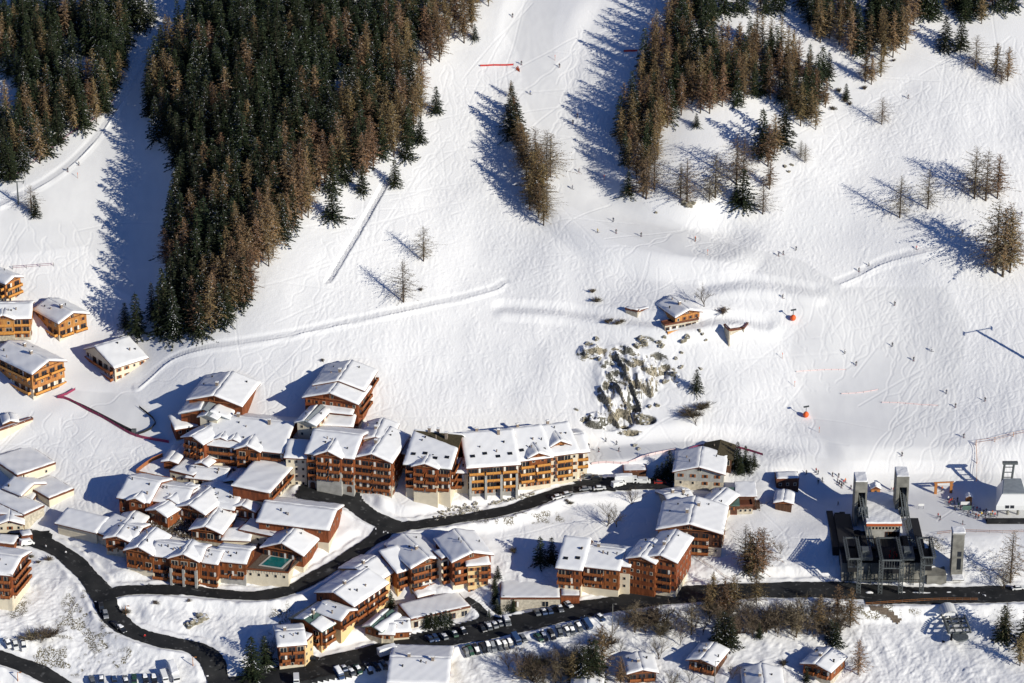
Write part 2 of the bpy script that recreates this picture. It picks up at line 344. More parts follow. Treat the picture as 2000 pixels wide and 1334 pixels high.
# ---------------------------------------------------------------- mesh builder
class MB:
    def __init__(s): s.v = []; s.f = []; s.m = []; s.n = 0
    def add(s, vs, fs, m=0):
        s.v += [tuple(map(float, p)) for p in vs]; s.f += [tuple(i+s.n for i in f) for f in fs]; s.m += [m]*len(fs); s.n += len(vs)
    def box(s, x0, x1, y0, y1, z0, z1, m=0, M=None):
        vs = [(x, y, z) for x in (x0, x1) for y in (y0, y1) for z in (z0, z1)]
        if M is not None: vs = [tuple(M @ Vector(p)) for p in vs]
        s.add(vs, [(0,1,3,2), (4,6,7,5), (0,4,5,1), (2,3,7,6), (0,2,6,4), (1,5,7,3)], m)
    def bar(s, a, b, r, m=0, n=4, r2=None):
        a = Vector(a); b = Vector(b); d = b-a
        if d.length < 1e-6: return
        q = d.to_track_quat('Z', 'Y'); r2 = r if r2 is None else r2; vs = []
        for k in range(n):
            t = 2*math.pi*(k+.5)/n; vs.append(a+q @ Vector((math.cos(t)*r, math.sin(t)*r, 0)))
        for k in range(n):
            t = 2*math.pi*(k+.5)/n; vs.append(b+q @ Vector((math.cos(t)*r2, math.sin(t)*r2, 0)))
        s.add(vs, [(k, (k+1) % n, n+(k+1) % n, n+k) for k in range(n)]+[tuple(range(n-1, -1, -1)), tuple(range(n, 2*n))], m)
    def prism(s, poly, axis_a, axis_b, m=0):
        """poly: list of 3d points (front cap); extruded by vector axis_b"""
        n = len(poly); e = Vector(axis_b); vs = [Vector(p) for p in poly]+[Vector(p)+e for p in poly]
        s.add(vs, [tuple(range(n)), tuple(range(2*n-1, n-1, -1))]+[(k, n+k, n+(k+1) % n, (k+1) % n) for k in range(n)], m)
    def quadm(s, c, a, b, m=0): s.add([c-a-b, c+a-b, c+a+b, c-a+b], [(0,1,2,3)], m)
    def mesh(s, name, mats, smooth=False):
        me = bpy.data.meshes.new(name); me.from_pydata(s.v, [], s.f); me.polygons.foreach_set('material_index', s.m)
        if smooth: me.polygons.foreach_set('use_smooth', [True]*len(s.f))
        for k in (mats if isinstance(mats, (list, tuple)) else [mats]): me.materials.append(k)
        me.update(); return me
    def build(s, name, mats, parent=None, smooth=False): return link(name, s.mesh(name, mats, smooth), parent)
def link(name, me, parent=None, loc=None, rz=None, sc=None):
    o = bpy.data.objects.new(name, me); COL.objects.link(o)
    if parent is not None: o.parent = parent
    if loc is not None: o.location = loc
    if rz is not None: o.rotation_euler = (0, 0, rz)
    if sc is not None: o.scale = sc if hasattr(sc, '__len__') else (sc,)*3
    return o
def thing(name, label, cat, loc=(0, 0, 0), rz=0, group=None, sc=None):
    o = link(name, None, None, loc, rz, sc); o.empty_display_size = .5; o['label'] = label; o['category'] = cat
    if group: o['group'] = group
    return o
def tag(o, label, cat, group=None):
    o['label'] = label; o['category'] = cat
    if group: o['group'] = group
    return o
# ---- roads laid on the carved ground
def ribbon(name, w, width, lift, m, nseg=6):
    mb = MB(); n = len(w); t = np.gradient(w[:, :2], axis=0); t /= np.linalg.norm(t, axis=1)[:, None]; nr = np.stack([-t[:, 1], t[:, 0]], 1)
    vs = []
    for i in range(n):
        for k in range(nseg+1):
            s = (k/nseg-.5)*(width+(.5*math.sin(i*.37)+.4*math.sin(i*.13+k)+random.uniform(-.4, .4)))
            x, y = w[i, :2]+nr[i]*s; vs.append((x, y, float(hsamp(x, y))+lift))
    fs = [(i*(nseg+1)+k, i*(nseg+1)+k+1, (i+1)*(nseg+1)+k+1, (i+1)*(nseg+1)+k) for i in range(n-1) for k in range(nseg)]
    mb.add(vs, fs); return mb.build(name, m, smooth=True)
for k, (pts, w) in enumerate(ROADS):
    setp(ribbon('path' if w < 5.5 else 'road', RW[k], w-.4, .10+.012*(8-k), M_ROAD), kind='structure')
# ================================================================ trees
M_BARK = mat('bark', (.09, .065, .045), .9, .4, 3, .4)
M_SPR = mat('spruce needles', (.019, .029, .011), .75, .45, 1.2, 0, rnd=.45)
M_SPR2 = mat('spruce needles lighter', (.040, .047, .017), .75, .35, 1.2, 0, rnd=.35)  # lighter, yellower green mixed at random into the upper sprays of every bough
M_LAR = mat('larch twigs', (.235, .165, .088), .85, .45, 1.0, 0, rnd=.4)
M_LAR2 = mat('larch twigs rusty', (.32, .185, .08), .85, .35, 1.0, 0, rnd=.3)
M_TWIG = mat('bare twigs', (.21, .165, .11), .9, .35, 2, 0, rnd=.3)
M_FS = mat('branch snow', (.86, .87, .90), .6)
def rot(v, ax, a): return Matrix.Rotation(a, 3, ax) @ v
def np_mesh(name, V_, F_, MI, mats):
    me = bpy.data.meshes.new(name); V_ = np.asarray(V_, np.float32); F_ = np.asarray(F_, np.int32); k = F_.shape[1]
    me.vertices.add(len(V_)); me.vertices.foreach_set('co', V_.ravel()); me.loops.add(F_.size); me.loops.foreach_set('vertex_index', F_.ravel())
    me.polygons.add(len(F_)); me.polygons.foreach_set('loop_start', np.arange(0, F_.size, k, dtype=np.int32))
    me.polygons.foreach_set('material_index', np.asarray(MI, np.int32))
    for m in mats: me.materials.append(m)
    me.update(calc_edges=True); return me
def tris(C, A, B, off=0):
    """triangles with centre C, half-axis A and tip B"""
    n = len(C); V_ = np.stack([C-A, C+A, C+B], 1).reshape(-1, 3); return V_, (np.arange(3*n).reshape(n, 3)+off)
def spruce_crown(seed, Hh, Rr, snow=.10, fine=1.0):
    r = np.random.default_rng(seed); C = []; A = []; B = []; MI = []
    nw = int(Hh*1.15); z0 = .06*Hh
    for i in range(nw):
        f = i/nw; z = z0+(Hh-z0)*f**.95; rad = Rr*(1-f)**.85*(1+.12*r.normal())+.15
        nb = max(4, int(9*(1-f*.6))); ph = r.random()*6.28
        for b in range(nb):
            a = ph+6.283*b/nb+r.normal()*.2; L = rad*(1+.18*r.normal()); d = np.array([math.cos(a), math.sin(a), 0])
            droop = .28+.25*(1-f)+.1*r.normal(); k = max(2, int(L/.42*fine)); sn = r.random() < snow*3.2
            for q in range(k):
                t = (q+.6)/k; c = d*L*t+np.array([0, 0, z-L*t*droop+.12*L*t*t])+r.normal(0, .10, 3)
                side = np.array([-d[1], d[0], 0])*(.16+.42*(1-t*.5))*(.5+.3*L/Rr)
                tip = d*(.55+.3*r.random())+np.array([0, 0, -.25*r.random()])+side*r.normal()*1.1
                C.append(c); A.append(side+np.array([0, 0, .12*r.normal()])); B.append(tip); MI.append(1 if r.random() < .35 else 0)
                C.append(c+np.array([0, 0, -.12])); A.append(np.array([0, 0, .22])+side*.3); B.append(tip*1.05); MI.append(0)
                if sn and r.random() < .45:
                    C.append(c+np.array([0, 0, .13])); A.append(side*.55); B.append(tip*.5); MI.append(2)
    for k in range(5):
        C.append(np.array([0, 0, Hh-.5*k])); A.append(np.array([math.cos(k), math.sin(k), 0])*.12*(k+1)*.8); B.append(np.array([0, 0, .7])); MI.append(0)
    V_, F_ = tris(np.array(C), np.array(A), np.array(B)); return np_mesh('spruce_crown', V_, F_, MI, [M_SPR, M_SPR2, M_FS])
def larch_crown(seed, Hh, Rr, dens=1.0, snow=.02, mats=None, z0=.16):
    r = np.random.default_rng(seed); C = []; A = []; B = []; MI = []
    nw = int(Hh*1.5); z0 = z0*Hh
    for i in range(nw):
        f = i/nw; z = z0+(Hh-z0)*f; rad = Rr*(min(1, .55+f*2.2))*(1-f)**.62*(1+.15*r.normal())+.15
        nb = max(3, int(6*(1-f*.4))); ph = r.random()*6.28
        for b in range(nb):
            a = ph+6.283*b/nb+r.normal()*.25; L = rad*(1+.25*r.normal()); d = np.array([math.cos(a), math.sin(a), 0]); el = -.18+.5*f+.1*r.normal()
            tipv = d*L+np.array([0, 0, L*el]); s = np.array([-d[1], d[0], 0])
            C.append(np.array([0, 0, z])); A.append(np.array([0, 0, .055])); B.append(tipv); MI.append(2)
            k = max(2, int(L*3.4*dens))
            for q in range(k):
                t = ((q+r.random())/k)**.8; c = np.array([0, 0, z])+tipv*t
                dr = s*r.choice([-1, 1])*(.35+.5*r.random())+d*.35*r.random()+np.array([0, 0, r.uniform(-.55, .25)])
                dr *= (.55+.6*(1-t))*(.5+.5*L/Rr); w = np.cross(dr, r.normal(0, 1, 3)); w = w/(np.linalg.norm(w)+1e-6)*(.05+.06*r.random())*(.6+.6*dens)
                C.append(c); A.append(w); B.append(dr); MI.append(1 if r.random() < .3 else 0)
                if r.random() < snow: C.append(c+np.array([0, 0, .1])); A.append(s*.12); B.append(dr*.5); MI.append(3)
    V_, F_ = tris(np.array(C), np.array(A), np.array(B)); return np_mesh('larch_crown', V_, F_, MI, (mats or [M_LAR, M_LAR2])+[M_BARK, M_FS])
def trunk_mesh(seed, Hh, r0, lean=0):
    r = random.Random(seed); mb = MB(); p = Vector((0, 0, -1.2)); n = 5
    for k in range(n):
        q = Vector((lean*Hh*((k+1)/n)**2*0+r.uniform(-.06, .06), r.uniform(-.06, .06), Hh*.96*(k+1)/n)); mb.bar(p, q, r0*(1-k/n)+.03, 0, 6, r0*(1-(k+1)/n)+.03); p = q
    return mb.mesh('trunk', M_BARK, True)
def bare_tree(seed, Hh, Rr, m=None, levels=5, multi=1):
    """deciduous skeleton: limbs as trunk mesh, fine twigs as crown mesh"""
    r = random.Random(seed); tb = MB(); C = []; A = []; B = []
    def grow(p, d, L, rad, lv):
        q = p+d*L; 
        if lv <= 1: tb.bar(p, q, rad, 0, 5, rad*.65)
        else:
            w = d.cross(Vector((r.gauss(0, 1), r.gauss(0, 1), r.gauss(0, 1)))).normalized()*rad*1.5
            C.append(p); A.append(w); B.append(q-p); C.append(p); A.append(w.cross(d)); B.append(q-p)
        if lv >= levels: return
        n = r.choice([2, 3, 3]) if lv else r.choice([3, 4, 5])
        for k in range(n):
            ax = Vector((r.gauss(0, 1), r.gauss(0, 1), r.gauss(0, .4))).normalized(); nd = (rot(d, ax, r.uniform(.25, .75))+Vector((0, 0, .16))).normalized()
            st = p+(q-p)*(r.uniform(.25, 1) if k else 1); grow(st, nd, L*r.uniform(.6, .86), rad*.62, lv+1)
    for k in range(multi):
        d = Vector((r.uniform(-.35, .35), r.uniform(-.35, .35), 1)).normalized() if multi > 1 else Vector((r.uniform(-.1, .1), r.uniform(-.1, .1), 1)).normalized()
        grow(Vector((r.uniform(-.2, .2), r.uniform(-.2, .2), -.6)), d, Hh*.3, .17 if multi == 1 else .11, 0)
    V_, F_ = tris(np.array([list(c) for c in C]), np.array([list(c) for c in A]), np.array([list(c) for c in B]))
    V_[:, :2] *= Rr/(Hh*.36)
    return tb.mesh('trunk', M_BARK, True), np_mesh('bare_crown', V_, F_, np.zeros(len(F_)), [m or M_TWIG])
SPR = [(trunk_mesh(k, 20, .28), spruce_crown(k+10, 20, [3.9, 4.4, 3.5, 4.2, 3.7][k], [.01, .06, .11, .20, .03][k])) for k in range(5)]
LAR = [(trunk_mesh(k+20, 20, .26), larch_crown(k+30, 20, [4.2, 4.7, 3.8, 4.4][k], [2.0, 1.7, 2.2, 1.8][k], [.03, .02, .01, .08][k])) for k in range(4)]
BLR = [(trunk_mesh(k+50, 20, .24), larch_crown(k+60, 20, [6.0, 6.6, 5.6][k], .95, .0, [M_TWIG, M_LAR], .12)) for k in range(3)]
BAR = [bare_tree(k+80, 10, [3.8, 3.5, 4.2, 3.9][k], levels=6, multi=[1, 3, 4, 2][k]) for k in range(4)]
BSH = [bare_tree(k+90, 4, 2.6, levels=5, multi=7) for k in range(2)]
ROT = random.Random(5)
def tree(kind, u, v, h, label, group=None, wscale=1.0, lean=0, var=None, world=None):
    """h in metres; base at photo pixel u, v"""
    lib, nm, cat, base = {'s': (SPR, 'spruce_tree', 'tree', 20), 'l': (LAR, 'larch_tree', 'tree', 20), 'b': (BLR, 'bare_larch', 'tree', 20), 'd': (BAR, 'bare_tree', 'tree', 10), 'u': (BSH, 'bare_bush', 'bush', 4)}[kind]
    p = world if world is not None else P(u, v); t, c = lib[var if var is not None else ROT.randrange(len(lib))]; s = h/base; wscale *= {'s': 1.0, 'b': 1.15}.get(kind, 1.0)
    o = thing(nm, label, cat, p, ROT.uniform(0, 6.28), group, (s*wscale, s*wscale, s)); link('trunk', t, o); link('crown', c, o); return o
# ---------------------------------------------------------------- forests
FA = [(-40,20),(300,20),(297,60),(250,110),(238,165),(205,225),(155,268),(110,290),(72,330),(22,350),(-40,352)]
FAh = [[(-40,155),(20,150),(48,185),(30,240),(-40,262)], [(95,112),(180,112),(185,165),(120,165)], [(66,268),(112,262),(100,290),(70,292)], [(-40,262),(10,262),(12,300),(-40,330)]]
FB = [(366,0),(366,60),(318,105),(300,150),(290,200),(292,280),(345,300),(340,390),(332,450),(318,545),(315,600),(322,662),(395,660),(448,640),(455,610),(500,585),(510,525),(562,475),(588,425),(612,410),(622,385),(700,372),(733,335),(795,300),(815,260),(832,215),(828,140),(880,115),(915,80),(945,40),(965,12),(965,0)]
FBh = [[(640,160),(690,150),(700,190),(660,200)], [(540,220),(575,215),(570,250),(545,255)]]
FC = [(1312,0),(1310,60),(1270,105),(1245,160),(1228,210),(1206,262),(1208,315),(1222,352),(1255,362),(1280,345),(1290,290),(1300,262),(1318,235),(1335,222),(1390,225),(1440,210),(1485,210),(1530,215),(1545,262),(1590,262),(1603,235),(1598,190),(1572,130),(1545,110),(1480,85),(1400,95),(1390,60),(1400,30),(1395,0)]
FD = [(1395,0),(1560,0),(1640,0),(2010,0),(2010,40),(1960,45),(1900,48),(1850,30),(1790,45),(1775,95),(1745,122),(1690,120),(1640,105),(1600,85),(1560,20),(1540,18),(1500,30),(1400,28)]
FDh = [[(1655,0),(1690,0),(1700,60),(1670,62)]]
forest = []
def scatter(poly, holes, dx, dy, prob, hmean, tagname):
    us = [p[0] for p in poly]; vs = [p[1] for p in poly]; v = min(vs); row = 0
    while v <= max(vs)+dy:
        u = min(us)+(row % 2)*dx/2
        while u <= max(us):
            a, b = u+rng.uniform(-.42, .42)*dx, v+rng.uniform(-.45, .45)*dy
            if b > -2 and inside(a, b, poly) and not any(inside(a, b, h_) for h_ in holes):
                lar = rng.random() < prob(a, b); forest.append([a, b, 'l' if lar else 's', hmean(a, b)*rng.uniform(.78, 1.15), tagname])
            u += dx
        v += dy; row += 1
def pB(a, b):
    e = 0
    for i in range(len(FB)):      # close to the lit right-hand edge the wood is larch
        x, y = FB[i]
        if x > 445: e = max(e, 1-math.hypot(a-x, b-y)/85)
    p = .08+1.1*max(0, e)
    if a > 640 and b < 330: p = max(p, .16+(a-640)/170*.5)
    if a < 360 or (a < 420 and b > 350): p = max(p if a > 400 else .15, .22)
    return min(p, .88)
scatter(FA, FAh, 20, 20, lambda a, b: .12 if b < 150 else .28, lambda a, b: 17.5, 'in the wood at the upper left')
scatter(FB, FBh, 21, 21, pB, lambda a, b: 19.0 if b > 250 else 18, 'in the large wood between the two pistes')
scatter(FC, [[(1340,60),(1395,60),(1400,80),(1345,90)]], 20, 19, lambda a, b: .72 if not (1320 < a < 1420 and b < 130) else .3, lambda a, b: 16.5, 'in the brown wood right of the main piste')
scatter(FD, FDh, 23, 21, lambda a, b: .25+.4*(b > 70), lambda a, b: 17.5, 'along the top right edge')
EDGE = [(313,658,'s',20),(340,662,'s',21),(322,640,'s',22),(298,625,'s',15),(430,640,'s',18),(446,632,'s',15),(470,590,'l',21),(492,585,'l',22),(478,600,'l',19),(440,580,'l',18),(590,430,'l',20),(602,425,'l',19),(575,440,'l',21),(555,470,'s',17),(540,480,'l',16),(525,520,'l',17),(560,400,'l',22),(455,560,'l',20),(385,655,'l',17),(345,290,'s',15)]
for u, v, k, h in EDGE: forest.append([u, v, k, h, 'in the large wood between the two pistes'])
TW = np.array([P(f[0], f[1]) for f in forest])
order = sorted(range(len(forest)), key=lambda i: -forest[i][3]-forest[i][1]*.008)
cnt = {'s': 0, 'l': 0}; CAP = {'s': 262, 'l': 255}; rest = {'s': [], 'l': []}
LB = {'s': 'dark green snow flecked spruce standing %s', 'l': 'rusty brown winter larch standing %s'}
for i in order:
    u, v, k, h, w = forest[i]
    if cnt[k] < CAP[k]:
        vi = ROT.randrange(5 if k == 's' else 4); sz = 'tall' if h > 19.5 else 'short' if h < 15 else 'mid height'
        look = (['plain dark green', 'snow flecked', 'snow flecked', 'snow laden', 'plain dark green'][vi]+' spruce') if k == 's' else (['olive brown', 'broad brown', 'slim brown', 'frosted brown'][vi]+' larch')
        if 'large wood' in w: zone = 'at the lower tip of' if v > 540 else 'on the left edge of' if u < 372 else 'on the right rim of' if pB(u, v) > .7 else 'near the top border in' if v < 110 else 'in the upper heart of' if v < 300 else 'in the lower heart of'; w2 = zone+' the large wood'
        elif 'upper left' in w: w2 = ('near the top border in' if v < 90 else 'on the piste edge of' if u > 170 else 'low down in')+' the upper left wood'
        elif 'brown wood' in w: w2 = ('on the left strip of' if u < 1300 else 'on the right side of' if u > 1500 else 'at the top of' if v < 110 else 'in the middle of')+' the right wood'
        else: w2 = 'at the top right edge'+(' right of' if u > 1700 else ' left of')+' the snow gap'
        cnt[k] += 1; tree(k, u, v, h, sz+' '+look+' '+w2, var=vi, group=('spruces ' if k == 's' else 'larches ')+w, world=TW[i])
    else: rest[k].append((TW[i], h))
def merged(name, lib, items):
    mats = list(lib[0][1].materials)+[M_BARK]; Vs = []; Fs = []; Ms = []; off = 0; data = []
    for t, c in lib:
        a = np.empty(len(c.vertices)*3, np.float32); c.vertices.foreach_get('co', a); f = np.empty(len(c.loops), np.int32); c.loops.foreach_get('vertex_index', f)
        m = np.empty(len(c.polygons), np.int32); c.polygons.foreach_get('material_index', m); data.append((a.reshape(-1, 3), f.reshape(-1, 3), m))
    for p, h in items:
        a, f, m = data[rng.integers(len(lib))]; s = h/20; t = rng.random()*6.28; q = a*s; c_, s_ = math.cos(t), math.sin(t)
        q = np.stack([q[:, 0]*c_-q[:, 1]*s_, q[:, 0]*s_+q[:, 1]*c_, q[:, 2]], 1)+p; Vs.append(q); Fs.append(f+off); Ms.append(m); off += len(q)
        tv = np.array([[.25, 0, -1], [-.15, .2, -1], [-.15, -.2, -1], [0, 0, h*.9]])+p; Vs.append(tv); Fs.append(np.array([[0, 1, 3], [1, 2, 3], [2, 0, 3]])+off); Ms.append(np.full(3, len(mats)-1)); off += 4
    if not items: return
    me = np_mesh(name, np.vstack(Vs), np.vstack(Fs), np.concatenate(Ms), mats); o = link(name, me); setp(o, kind='stuff', label='closed mass of further trees deep inside the woods', category='forest')
merged('spruce_forest', SPR, rest['s']); merged('larch_forest', LAR, rest['l'])
print('FOREST', len(forest), cnt, len(rest['s']), len(rest['l']))
# ---------------------------------------------------------------- single trees: kind, u, v, height, label
LT = [
 ('s',852,222,10,'lone dark spruce on the snow just right of the large wood'),('s',820,280,10,'short spruce at the wood edge below the lone spruce'),('s',795,312,10.5,'spruce by the drainage ditch head at the wood edge'),('s',771,365,10,'spruce standing free at the upper end of the dark ditch'),
 ('s',708,378,10,'spruce at the lower right tip of the large wood'),('s',650,430,12,'thick spruce alone below the wood edge beside the ditch'),('s',69,424,8,'small spruce alone on the left piste below the pylon'),('b',62,414,11,'thin bare larch behind the small spruce on the left piste'),
 ('s',1360,765,8,'small round spruce right of the rock outcrop'),('s',1451,405,14,'dark spruce among bare larches below the right wood'),('s',1437,395,7,'low spruce beside the dark spruce below the right wood'),('s',1227,382,9,'spruce at the lower left corner of the brown wood'),('s',1360,248,5,'tiny spruce in the clearing of the brown wood'),
 ('s',267,655,15,'dark spruce left of the large wood above the pale chalet'),('s',245,640,9,'smaller spruce left of its neighbour above the pale chalet'),('s',20,352,12,'spruce at the bottom tip of the upper left wood'),
 ('s',1055,1102,9.5,'left dark spruce of a pair behind the apartment row'),('s',1077,1101,9,'right dark spruce of a pair behind the apartment row'),
 ('s',927,78,6,'small spruce where the wood meets the main piste'),
 ('s',1605,160,13,'spruce at the right corner of the brown wood'),('s',1618,150,9,'slim spruce right of the brown wood corner'),('l',1612,210,12,'brown larch right of the brown wood'),('s',1652,195,6,'small spruce right of the brown wood near bare bushes'),
 ('l',1690,160,13,'rusty larch low on the upper right snowfield edge'),('l',1702,165,12,'rusty larch right beside another at the upper right edge'),('l',1720,150,12,'larch leaning out at the foot of the upper right wood'),
 ('s',1845,100,13,'spruce on the open snow at the upper right'),('s',1876,97,12,'spruce right of its twin on the upper right snow'),('b',1905,135,14,'grey brown larch below the spruce pair at the upper right'),('l',1945,150,14,'rusty larch near the right border of the photo'),('l',1968,158,14,'tall rusty larch beside the right border'),('b',1955,165,9,'bare larch in front of two rusty larches at the right border'),
 ('b',1722,243,11,'lone thin larch on the open upper right snowfield'),
 ('b',1757,425,17,'left larch of two casting long shadows on the right slope'),('b',1812,408,16,'right larch of two casting long shadows on the right slope'),
 ('b',1903,388,21,'left larch of three near the right border'),('b',1925,392,20,'middle larch of three near the right border'),('l',1948,388,18,'right rusty larch of three near the right border'),
 ('b',1944,532,29,'tallest larch of the large group at the right border'),('l',1958,540,27,'brown larch in front of the large group at the right border'),('l',1972,532,25,'right larch of the large group at the right border'),('b',1966,525,26,'back larch of the large group at the right border'),
 ('b',827,510,14,'upper lone larch on the open middle slope'),('b',788,590,17,'lower lone larch on the open middle slope'),
 ('b',1262,388,17,'bare larch at the left of the group under the brown wood'),('b',1278,370,18,'bare larch second in the group under the brown wood'),('b',1341,400,19,'tall bare larch above the small rock on the slope'),('b',1329,385,14,'slim bare larch left of the tall bare larch'),('b',1397,386,18,'bare larch left of the dark spruce'),('b',1385,395,10,'small bare larch at the slope lip'),('b',1438,360,20,'tall bare larch behind the dark spruce'),('b',1452,350,17,'crooked bare larch behind the dark spruce'),('b',1490,418,14,'single bare larch right of the dark spruce'),('l',1503,370,12,'brown larch on the ridge lip right of the dark spruce'),
 ('l',1500,325,17,'brown larch tuft at the tip below the brown wood'),('s',1488,305,17,'dark spruce in the clump below the brown wood'),('l',1512,300,16,'brown larch in the clump below the brown wood'),('s',1530,285,17,'spruce at the back of the clump below the brown wood'),('b',1572,318,8,'thin bare larch right of the clump'),('b',1564,308,7,'smallest bare larch right of the clump'),
 ('l',1256,385,15,'rusty larch at the foot of the brown wood'),('l',1290,258,15,'rusty larch standing at the edge of the clearing'),
 ('l',998,190,7,'brown top of the narrow tree strip beside the piste'),('s',1000,225,11,'slim spruce high in the tree strip'),('l',1003,245,12,'brown larch high in the tree strip'),('s',997,262,13,'spruce in the narrow tree strip'),('s',1010,275,14,'second spruce in the narrow tree strip'),
 ('l',1020,300,12,'larch in the middle of the tree strip'),('l',1028,345,18,'brown larch at the widest part of the tree strip'),('b',1045,330,17,'bare larch at the back of the tree strip'),('b',1068,352,20,'tall bare larch on the piste side of the strip'),('l',1040,390,20,'dense brown larch in the tree strip'),('l',1048,365,18,'second dense brown larch in the strip'),('l',1035,410,16,'brown larch low in the tree strip'),('b',1068,415,13,'greenish thin larch near the foot of the strip'),('l',1062,440,14,'brown larch at the very foot of the strip'),('l',1022,330,15,'brown larch left side of the tree strip'),('l',1055,380,19,'tall brown larch at the lower middle of the strip'),('l',1060,400,17,'brown larch leaning out near the foot of the strip'),('l',1012,290,13,'brown larch below the spruces of the strip'),('l',1046,400,18,'brown larch low in the heart of the strip'),('l',1052,425,14,'brown larch low on the left of the strip foot'),('l',1018,312,15,'brown larch high on the left side of the strip'),('b',1075,345,17,'bare larch at the right rim of the strip'),
 ('d',1376,600,9,'leafless tree right behind the mountain chalet'),('u',1412,612,3,'low bush between the chalet and the ruin'),('d',1360,830,8,'spreading bare shrub below the rocks'),('u',1352,815,5,'bare bush left of the spreading shrub'),('u',1370,800,4,'bare bush above the spreading shrub'),
 ('d',1185,1028,11,'big spreading bare tree on the snow bank'),('d',1205,1030,8,'smaller bare tree beside the spreading one'),('d',1233,985,7,'thin bare tree on the bank below the parking'),
 ('l',1463,1125,17,'left larch of the brown cluster above the road'),('l',1478,1128,19,'middle larch of the brown cluster above the road'),('l',1490,1118,17,'right larch of the brown cluster above the road'),('b',1455,1095,14,'bare larch at the back of the brown cluster'),('s',1468,1118,11,'green conifer within the brown cluster'),
 ('d',1525,1082,6,'thin bare tree alone above the road'),('d',1484,998,5,'small bare tree beside the wooden terrace'),
 ('b',1973,1138,20,'larch right of the concrete lift tower'),('d',1960,1150,7,'bare tree at the base of the right larch'),
 ('b',1963,1248,14,'grey conifer on the lower right snow slope'),('s',1958,1252,12,'dark conifer on the lower right snow slope'),('l',1992,1300,12,'brown larch at the bottom right corner'),('s',2004,1262,14,'dark spruce cut by the right border'),
 ('l',1175,1310,17,'orange brown larch on the slope below the road bend'),('s',1160,1330,14,'dark spruce beside the orange larch'),('s',1150,1300,9,'low spruce behind the orange larch'),('l',1212,1338,10,'brown larch beside the first small chalet'),('d',1286,1288,9,'thin upright tree right of the first small chalet'),
 ('s',1400,1265,10,'dark spruce above the second small chalet'),('s',1425,1262,10,'broad dark spruce above the second small chalet'),('s',1413,1258,11,'spruce between two others above the second small chalet'),('s',1482,1246,5,'small spruce on the snow near the footpath'),('s',1632,1262,8,'dark conifer above the third small chalet'),('s',1622,1250,7,'conifer behind the one above the third small chalet'),
 ('l',1676,1318,13,'brown larch right of the third small chalet'),('s',1575,1332,5,'low dark conifer left of the third small chalet'),('l',1382,1200,12,'orange larch beside the road'),('l',1392,1185,13,'orange larch at the road edge'),('l',1415,1200,14,'orange larch second at the road edge'),('l',1432,1195,14,'orange larch near the thin pole'),('l',1477,1178,13,'orange larch on the roadside above the chalets'),('l',1660,1225,15,'tall brown larch left of the lower lift path'),('l',1635,1210,13,'brown larch in the roadside thicket'),
 ('s',493,1325,14,'snowy spruce at the lower hairpin bend'),('s',517,1300,10,'spruce left of the yellow cornered house'),('d',530,1290,9,'frosted bare tree left of the yellow cornered house'),('d',80,1255,8,'grey bare tree on the slope between the bends'),('u',95,1245,5,'grey bush on the slope between the bends'),('u',60,1250,4,'low bush on the slope between the bends'),
 ('s',763,1187,6,'small conifer in front of the red balconies'),('s',1138,1338,13,'dark spruce left of the dark spruce by the orange larch'),('l',1118,1340,13,'brown larch in the thicket at the bottom border'),('b',1085,1335,13,'bare larch in the thicket at the bottom border'),('b',1555,1245,14,'bare larch in the roadside thicket above the third chalet'),('b',1515,1235,13,'bare larch in the middle of the roadside thicket'),('l',1600,1235,14,'brown larch left of another behind the third chalet in the thicket'),('b',1350,1240,13,'bare larch in the thicket above the second small chalet'),('b',1240,1235,12,'bare larch at the left end of the roadside thicket'),('d',995,1310,9,'bare tree in the thicket below the car row'),
]
for k, u, v, h, lb in LT: tree(k, u, v, h*(1.12 if k == 's' else 1.0), lb, wscale=1.45 if k == 's' and h < 15 else 1.3)
# hedge-like clumps of small conifers
for i, (u, v, h) in enumerate([(833,1226,5),(842,1225,5.5),(851,1224,5),(862,1222,5),(871,1220,5.5),(878,1218,5)]): tree('s', u, v, h, 'small garden conifer in the row before the garage roof', 'garden conifers before the garages', 1.7)
for i, (u, v, h) in enumerate([(966,1150,5),(968,1165,5),(965,1180,5),(970,1195,5),(975,1200,4),(984,1188,5),(993,1192,5),(1003,1196,5),(972,1130,5),(955,1205,3)]): tree('s', u, v, h, 'small conifer in the hedge beside the flat roofed garage', 'hedge conifers left of the flat garage', 1.5)
for i, (u, v, h) in enumerate([(1283,938,6),(1292,935,6.5),(1300,938,7),(1307,934,11),(1310,938,7),(1436,918,8),(1446,926,7),(1455,915,9),(1464,924,7),(1472,912,6),(1440,902,8)]): tree('s', u, v, h, 'small spruce squeezed between the carport and the stone chalet' if u < 1400 else 'dark spruce in the shade right of the stone chalet', 'spruces beside the stone chalet', 1.3)
